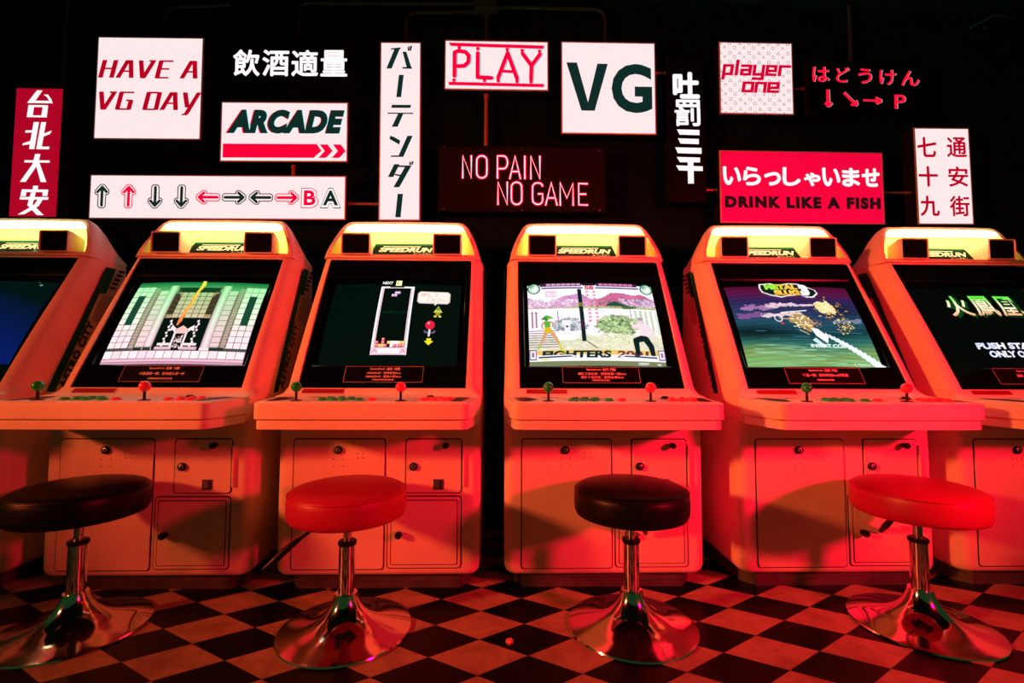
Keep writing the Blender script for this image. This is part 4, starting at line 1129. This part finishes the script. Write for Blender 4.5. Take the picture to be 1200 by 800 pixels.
# neon board
w, h = 0.872, 0.350
t = sign(0.099, 1.774, w, h, 0.32, 'black board with red neon tubes reading NO PAIN NO GAME', 'neonboard', 'signblack', 0.06, 'neon_sign')
NB = (70, 58, 1145, 485)
def nmap(x, y, d=0.0095): return (-w / 2 + w * (x - NB[0]) / (NB[2] - NB[0]), -d, h / 2 - h * (y - NB[1]) / (NB[3] - NB[1]))
def rr_path(x0, y0, x1, y1, r, a0=0, a1=360, n=28):
    pts = []
    for k in range(n + 1):
        a = math.radians(a0 + (a1 - a0) * k / n); c, s = math.cos(a), math.sin(a)
        hx, hy = (x1 - x0) / 2, (y1 - y0) / 2
        pts.append(((x0 + x1) / 2 + (hx - r) * (1 if c > 1e-6 else -1 if c < -1e-6 else 0) + r * c, (y0 + y1) / 2 + (hy - r) * (1 if s > 1e-6 else -1 if s < -1e-6 else 0) + r * s))
    return pts
nb = MB()
ng = MB()
def T(pts):
    nb.tube([nmap(*p) for p in pts], 0.0023, 8); ng.tube([nmap(*p) for p in pts], 0.0076, 10)
def L_N(x0, x1, y0, y1): T([(x0, y1), (x0, y0), (x1, y1), (x1, y0)])
def L_O(x0, x1, y0, y1): T(rr_path(x0, y0, x1, y1, (x1 - x0) / 2 - .01))
def L_A(x0, x1, y0, y1): T([(x0, y1), ((x0 + x1) / 2, y0), (x1, y1)]); T([(x0 + (x1 - x0) * .17, y0 + (y1 - y0) * .68), (x1 - (x1 - x0) * .17, y0 + (y1 - y0) * .68)])
L_N(232, 286, 127, 272); L_O(320, 385, 128, 270)
T([(452, 272), (452, 128)] + [(490 + 26 * math.sin(a) * 1.0, 169 - 41 * math.cos(a)) for a in [PI * k / 10 for k in range(11)]] + [(452, 210)])
L_A(530, 598, 127, 275); T([(626, 127), (626, 275)]); L_N(664, 722, 127, 275)
L_N(455, 514, 295, 440); L_O(540, 606, 296, 438)
T([(738, 322), (736, 312), (724, 302), (706, 299), (688, 303), (676, 318), (674, 340), (674, 400), (678, 422), (692, 434), (708, 437), (724, 434), (736, 420), (738, 404), (738, 370), (708, 370)])
L_A(757, 830, 296, 442); T([(850, 443), (850, 296), (892, 396), (932, 300), (932, 443)])
T([(1026, 304), (968, 302), (968, 438), (1026, 440)]); T([(968, 370), (1016, 370)])
tb = nb.build('neon_tubes', 'neon', t)
ng.build('neon_halo', M.setdefault('halo', halo_mat()), tb)  # added shell that paints the red halo around the tubes
m = MB()
for x, y in ((114, 75), (608, 76), (1100, 90), (608, 474), (114, 470), (1100, 474)):
    m.tube([nmap(x, y, 0.001), nmap(x, y, 0.010)], 0.006, 10)
for x, y in ((232, 200), (320, 200), (452, 200), (626, 200), (664, 200), (455, 370), (540, 370), (674, 370), (850, 370), (968, 405)):
    m.tube([nmap(x, y, 0.0), nmap(x, y, 0.0085)], 0.0025, 6)
m.build('standoff_screws', 'steel', t)

# vertical black board with white characters
w, h = 0.190, 0.794
t = sign(0.965, 2.059, w, h, 0.24, 'tall narrow black board with four heavy white characters, right of VG', 'signblack', 'signblack')
P = lettering(t, w, h, (55, 57, 228, 766))
P.text('吐', 76, 142, 206, 272, WH, 0, 0, 1, 6.0); P.text('罰', 82, 276, 206, 404, WH, 0, 0, 1, 3.0)
for x0, x1, y0, y1 in ((96, 200, 420, 447), (100, 196, 463, 490), (86, 208, 506, 536)): P.poly([(x0 - 4, y0), (x1, y0 + 2), (x1, y1), (x0 + 8, y1 - 2)], WH)
P.poly([(88, 552), (200, 554), (200, 577), (104, 577)], WH); P.poly([(84, 592), (212, 596), (212, 618), (98, 616)], WH); P.poly([(140, 570), (168, 570), (168, 678), (140, 678)], WH)
P.done()

# player one
w, h = 0.395, 0.394
t = sign(1.338, 2.333, w, h, -0.16, 'square white light box patterned with small shapes, reading player one in red', 'face_white')
P = lettering(t, w, h, (62, 77, 756, 755))
gk = (0.10, 0.12, 0.12)
for j in range(8):
    for i in range(8):
        x = 75 + i * 91; y = 92 + j * 87.5
        if i % 2: P.stroke([(x - 12, y - 12), (x + 12, y - 12), (x + 12, y + 12), (x - 12, y + 12)], 3.6, gk, 1, True)
        else: P.stroke([(max(x - 15, 66), y + 12), (x + 15, y + 12), (x, y - 14)], 3.6, gk, 1, True)
        x += 42; y += 38
        if y < 745 and x < 745:
            if i % 2: P.stroke([(x + 14 * math.cos(2 * PI * k / 10), y + 15 * math.sin(2 * PI * k / 10)) for k in range(10)], 3.6, gk, 1, True)
            else: P.stroke([(x - 12, y - 12), (x + 12, y + 12)], 3.6, gk, 1); P.stroke([(x - 12, y + 12), (x + 12, y - 12)], 3.6, gk, 1)
P.done('shape_pattern')
cr_ = (0.60, 0.0, 0.03); Wd = 32
def chunky(x0, y0, wd, hg, strokes, base):
    """blocky italic letters: axis aligned strokes in a sheared cell"""
    sh = 0.16
    for pts in strokes:
        q = [(x0 + px * wd, y0 + py * hg) for px, py in pts]
        for (xa, ya), (xb, yb) in zip(q, q[1:]):
            if abs(ya - yb) < 1e-6: r = [(min(xa, xb) - Wd / 2, ya - Wd * .4), (max(xa, xb) + Wd / 2, ya - Wd * .4), (max(xa, xb) + Wd / 2, ya + Wd * .4), (min(xa, xb) - Wd / 2, ya + Wd * .4)]
            else: r = [(xa - Wd / 2, min(ya, yb) - Wd * .4), (xa + Wd / 2, min(ya, yb) - Wd * .4), (xa + Wd / 2, max(ya, yb) + Wd * .4), (xa - Wd / 2, max(ya, yb) + Wd * .4)]
            P.poly([(x - (y - base) * sh, y) for x, y in r], cr_, 3)
CH = dict(p=[[(0, 1.5), (0, 0), (1, 0), (1, 1), (0, 1)]], l=[[(0.5, -.55), (0.5, 1)]], a=[[(0, 0), (1, 0), (1, 1), (0, 1), (0, .5), (1, .5)]], y=[[(0, 0), (0, 1), (1, 1)], [(1, 0), (1, 1.5), (0, 1.5)]],
          e=[[(1, 1), (0, 1), (0, 0), (1, 0), (1, .55), (0, .55)]], r=[[(0, 1), (0, 0), (1.1, 0)]], o=[[(0, 0), (1, 0), (1, 1), (0, 1), (0, 0)]], n=[[(0, 1), (0, 0), (1, 0), (1, 1)]])
for ch, x, wd in (('p', 108, 72), ('l', 190, 72), ('a', 276, 76), ('y', 392, 82), ('e', 512, 78), ('r', 632, 78)): chunky(x, 302, wd, 80, CH[ch], 342)
P.done('lettering')
for ch, x, wd in (('o', 288, 82), ('n', 406, 82), ('e', 524, 84)): chunky(x, 462, wd, 78, CH[ch], 500)
P.done()

# dark board with red hiragana and arrows
w, h = 0.613, 0.298
t = sign(1.924, 2.284, w, h, -0.32, 'black board with thin red characters over arrows and a letter P', 'signblack', 'signblack')
P = lettering(t, w, h, (45, 45, 1062, 538))
lr = (0.95, 0.004, 0.035); lc = (0.16, 0.30, 0.30)
for k, ch in enumerate('はどうけん'):
    x0 = (78, 290, 488, 678, 872)[k]; x1 = (232, 412, 612, 830, 1036)[k]; y0 = (100, 100, 106, 114, 118)[k]
    for L, dx, cc in ((1, 6, lc), (2, 0, lr)): P.text(ch, x0 + dx, y0, x1 + dx, y0 + 138, cc, 0, 0, L, 3.5)
    P.done('letter')
def both(fn, nm):
    for L, dx, cc in ((1, 6, lc), (2, 0, lr)):
        fn(lambda pts, w_=20: P.stroke([(x + dx, y) for x, y in pts], w_, cc, L, rnd=False))
    P.done(nm)
both(lambda S: (S([(214, 305), (214, 440)], 30), S([(186, 424), (214, 458), (246, 424)], 24)), 'arrow_symbol')
both(lambda S: (S([(356, 330), (452, 428)], 26), S([(414, 436), (470, 442), (462, 396)], 22)), 'arrow_symbol')
both(lambda S: (S([(525, 394), (670, 396)], 18), S([(636, 372), (692, 396), (640, 422)], 24)), 'arrow_symbol')
for L, dx, cc in ((1, 6, lc), (2, 0, lr)): P.text('P', 806 + dx, 338, 908 + dx, 466, cc, 0, 0, L, 3.0)
P.done('letter')

# red welcome sign
w, h = 0.869, 0.385
t = sign(1.566, 1.747, w, h, -0.06, 'wide bright red light box reading DRINK LIKE A FISH', 'face_red2')
P = lettering(t, w, h, (228, 429, 752, 660))
for k, ch in enumerate('いらっしゃいませ'):
    x0 = 238 + k * 63.4
    sm = ch in 'っゃ'
    P.text(ch, x0 + (4 if sm else 0), 496 if sm else 480, x0 + 58, 540, WH, 0, 0, 1, 2.6)
P.done('lettering')
P.text('DRINK LIKE A FISH', 243, 574, 740, 612, (0.02, 0.003, 0.006), 0.072, 0, 1, 0, 1.24)
P.done()

# white address sign at right
w, h = 0.300, 0.522
t = sign(2.324, 1.817, w, h, 0.30, 'upright white light box with two columns of dark red characters, far right', 'face_white')
P = lettering(t, w, h, (853, 354, 1032, 664))
for word_, xa, xb, sm in (('七十九', 862, 924, 1.6), ('通安街', 957, 1021, 1.3)):
    for k, ch in enumerate(word_): P.text(ch, xa, 384 + k * 94, xb, 449 + k * 94, col, 0, 0, 1, sm)
    P.done('lettering')

# ------------------------------------------------------------------ conduits, box, small things
def pipe(pts, label, r=0.011, mat='pipe', grp='conduits on the back wall'):
    # round the corners
    q = [Vector(p) for p in pts]; out = [q[0]]
    for a, b_, c in zip(q, q[1:], q[2:]):
        d1 = (a - b_).normalized(); d2 = (c - b_).normalized(); rr = min(0.07, (a - b_).length / 2, (c - b_).length / 2)
        p0, p2 = b_ + d1 * rr, b_ + d2 * rr
        for k in range(7):
            s = k / 6; out.append(p0 * (1 - s) ** 2 + b_ * 2 * s * (1 - s) + p2 * s ** 2)
    out.append(q[-1])
    m = MB(); m.tube(out, r, 12)
    for p, d in ((out[0], out[1] - out[0]), (out[-1], out[-2] - out[-1])):
        d = d.normalized(); m.tube([p, p + d * 0.025], r * 1.35, 12)
    o = m.build('conduit_pipe', mat, smooth=50)
    tag(o, label, 'pipe', grp); return o
PY = 2.470
pipe([(-2.30, PY, 2.22), (-2.30, PY, 2.66), (-2.30, PY, 2.783)], 'dark conduit rising from the tall red sign at far left')
pipe([(-2.72, PY, 1.0), (-2.72, PY, 2.783)], 'dark vertical conduit along the left edge beyond the red sign')
pipe([(-1.79, PY, 2.50), (-1.79, PY, 2.70), (-1.45, PY, 2.72)], 'dark conduit bending right above the HAVE A VG DAY sign')
pipe([(-1.09, PY, 2.51), (-1.09, PY, 2.74), (-0.15, PY, 2.752)], 'long dark conduit bending right above the four white characters board')
pipe([(-0.52, PY, 2.495), (-0.52, PY, 2.695), (-0.15, PY, 2.705)], 'dark conduit bending right above the tall white katakana sign')
pipe([(-0.09, PY, 2.51), (-0.09, PY, 2.70)], 'short dark conduit rising from the PLAY sign to the junction box')
pipe([(-0.03, PY, 2.735), (0.55, PY, 2.735), (0.55, PY, 2.51)], 'dark conduit bending down onto the top of the VG sign')
pipe([(1.89, PY, 2.43), (1.89, PY, 2.783)], 'dark conduit rising from the red characters and arrows board')
pipe([(-0.09, PY - 0.01, 2.245), (-0.09, PY - 0.01, 1.94)], 'orange lit pipe between the PLAY sign and the neon board', 0.0095, 'brass')
pipe([(-1.09, PY - 0.01, 1.852), (-1.09, PY - 0.01, 1.77)], 'short pipe between the ARCADE sign and the arrows sign', 0.0085, 'brass')
pipe([(-0.805, PY - 0.01, 1.648), (-0.637, PY - 0.01, 1.648)], 'short level pipe between the arrows sign and the katakana sign', 0.0075, 'brass')
pipe([(0.80, PY - 0.01, 2.378), (0.872, PY - 0.01, 2.378)], 'short level pipe between the VG sign and the tall black board', 0.007, 'brass')
pipe([(1.058, PY - 0.01, 1.742), (1.135, PY - 0.01, 1.742)], 'short level pipe between the tall black board and the red sign', 0.007, 'brass')
pipe([(1.533, PY - 0.01, 2.302), (1.62, PY - 0.01, 2.302)], 'short level pipe beside the player one sign', 0.007, 'brass')
pipe([(2.0, PY - 0.01, 1.74), (2.176, PY - 0.01, 1.74)], 'short level pipe between the red sign and the far right white sign', 0.007, 'brass')
m = MB(); m.box(-0.155, -0.028, 2.43, 2.50, 2.695, 2.775, 0.005); m.box(-0.148, -0.035, 2.426, 2.431, 2.702, 2.768, 0.002)
tag(m.build('junction_box', 'pipe'), 'small dark junction box under the ceiling above the PLAY sign', 'electrical box')

m = MB()
for k in range(16):
    a = random.uniform(0, 2 * PI); cx, cz = random.uniform(-0.11, 0.07), random.uniform(-0.05, 0.03)
    cx2 = Vector((2.68 + cx, 2.46 + random.uniform(-0.02, 0.01), 2.725 + cz + cx * 0.35)); d = Vector((math.cos(a), -0.3, math.sin(a))) * random.uniform(0.025, 0.05)
    n_ = d.orthogonal().normalized() * 0.008
    m.add([cx2, cx2 + d * .5 + n_, cx2 + d, cx2 + d * .5 - n_], [(0, 1, 2, 3)])
m.tube([(2.56, 2.47, 2.67), (2.62, 2.46, 2.70), (2.68, 2.46, 2.735), (2.76, 2.47, 2.74)], 0.004, 8)
tag(m.build('hanging_vine', 'leaf', smooth=0), 'small sprig of green leaves under the ceiling at upper right', 'plant')

bm = bmesh.new(); bmesh.ops.create_icosphere(bm, subdivisions=2, radius=0.011)
for v in bm.verts:
    v.co *= random.uniform(0.65, 1.2); v.co.z *= 0.8
zmin = min(v.co.z for v in bm.verts)
for v in bm.verts: v.co += Vector((0.026, 1.432, -zmin))
m = MB(); m.bm(bm)
tag(m.build('candy_wrapper', 'foil', smooth=0), 'tiny crumpled wrapper on a black floor tile between the middle stools', 'litter')
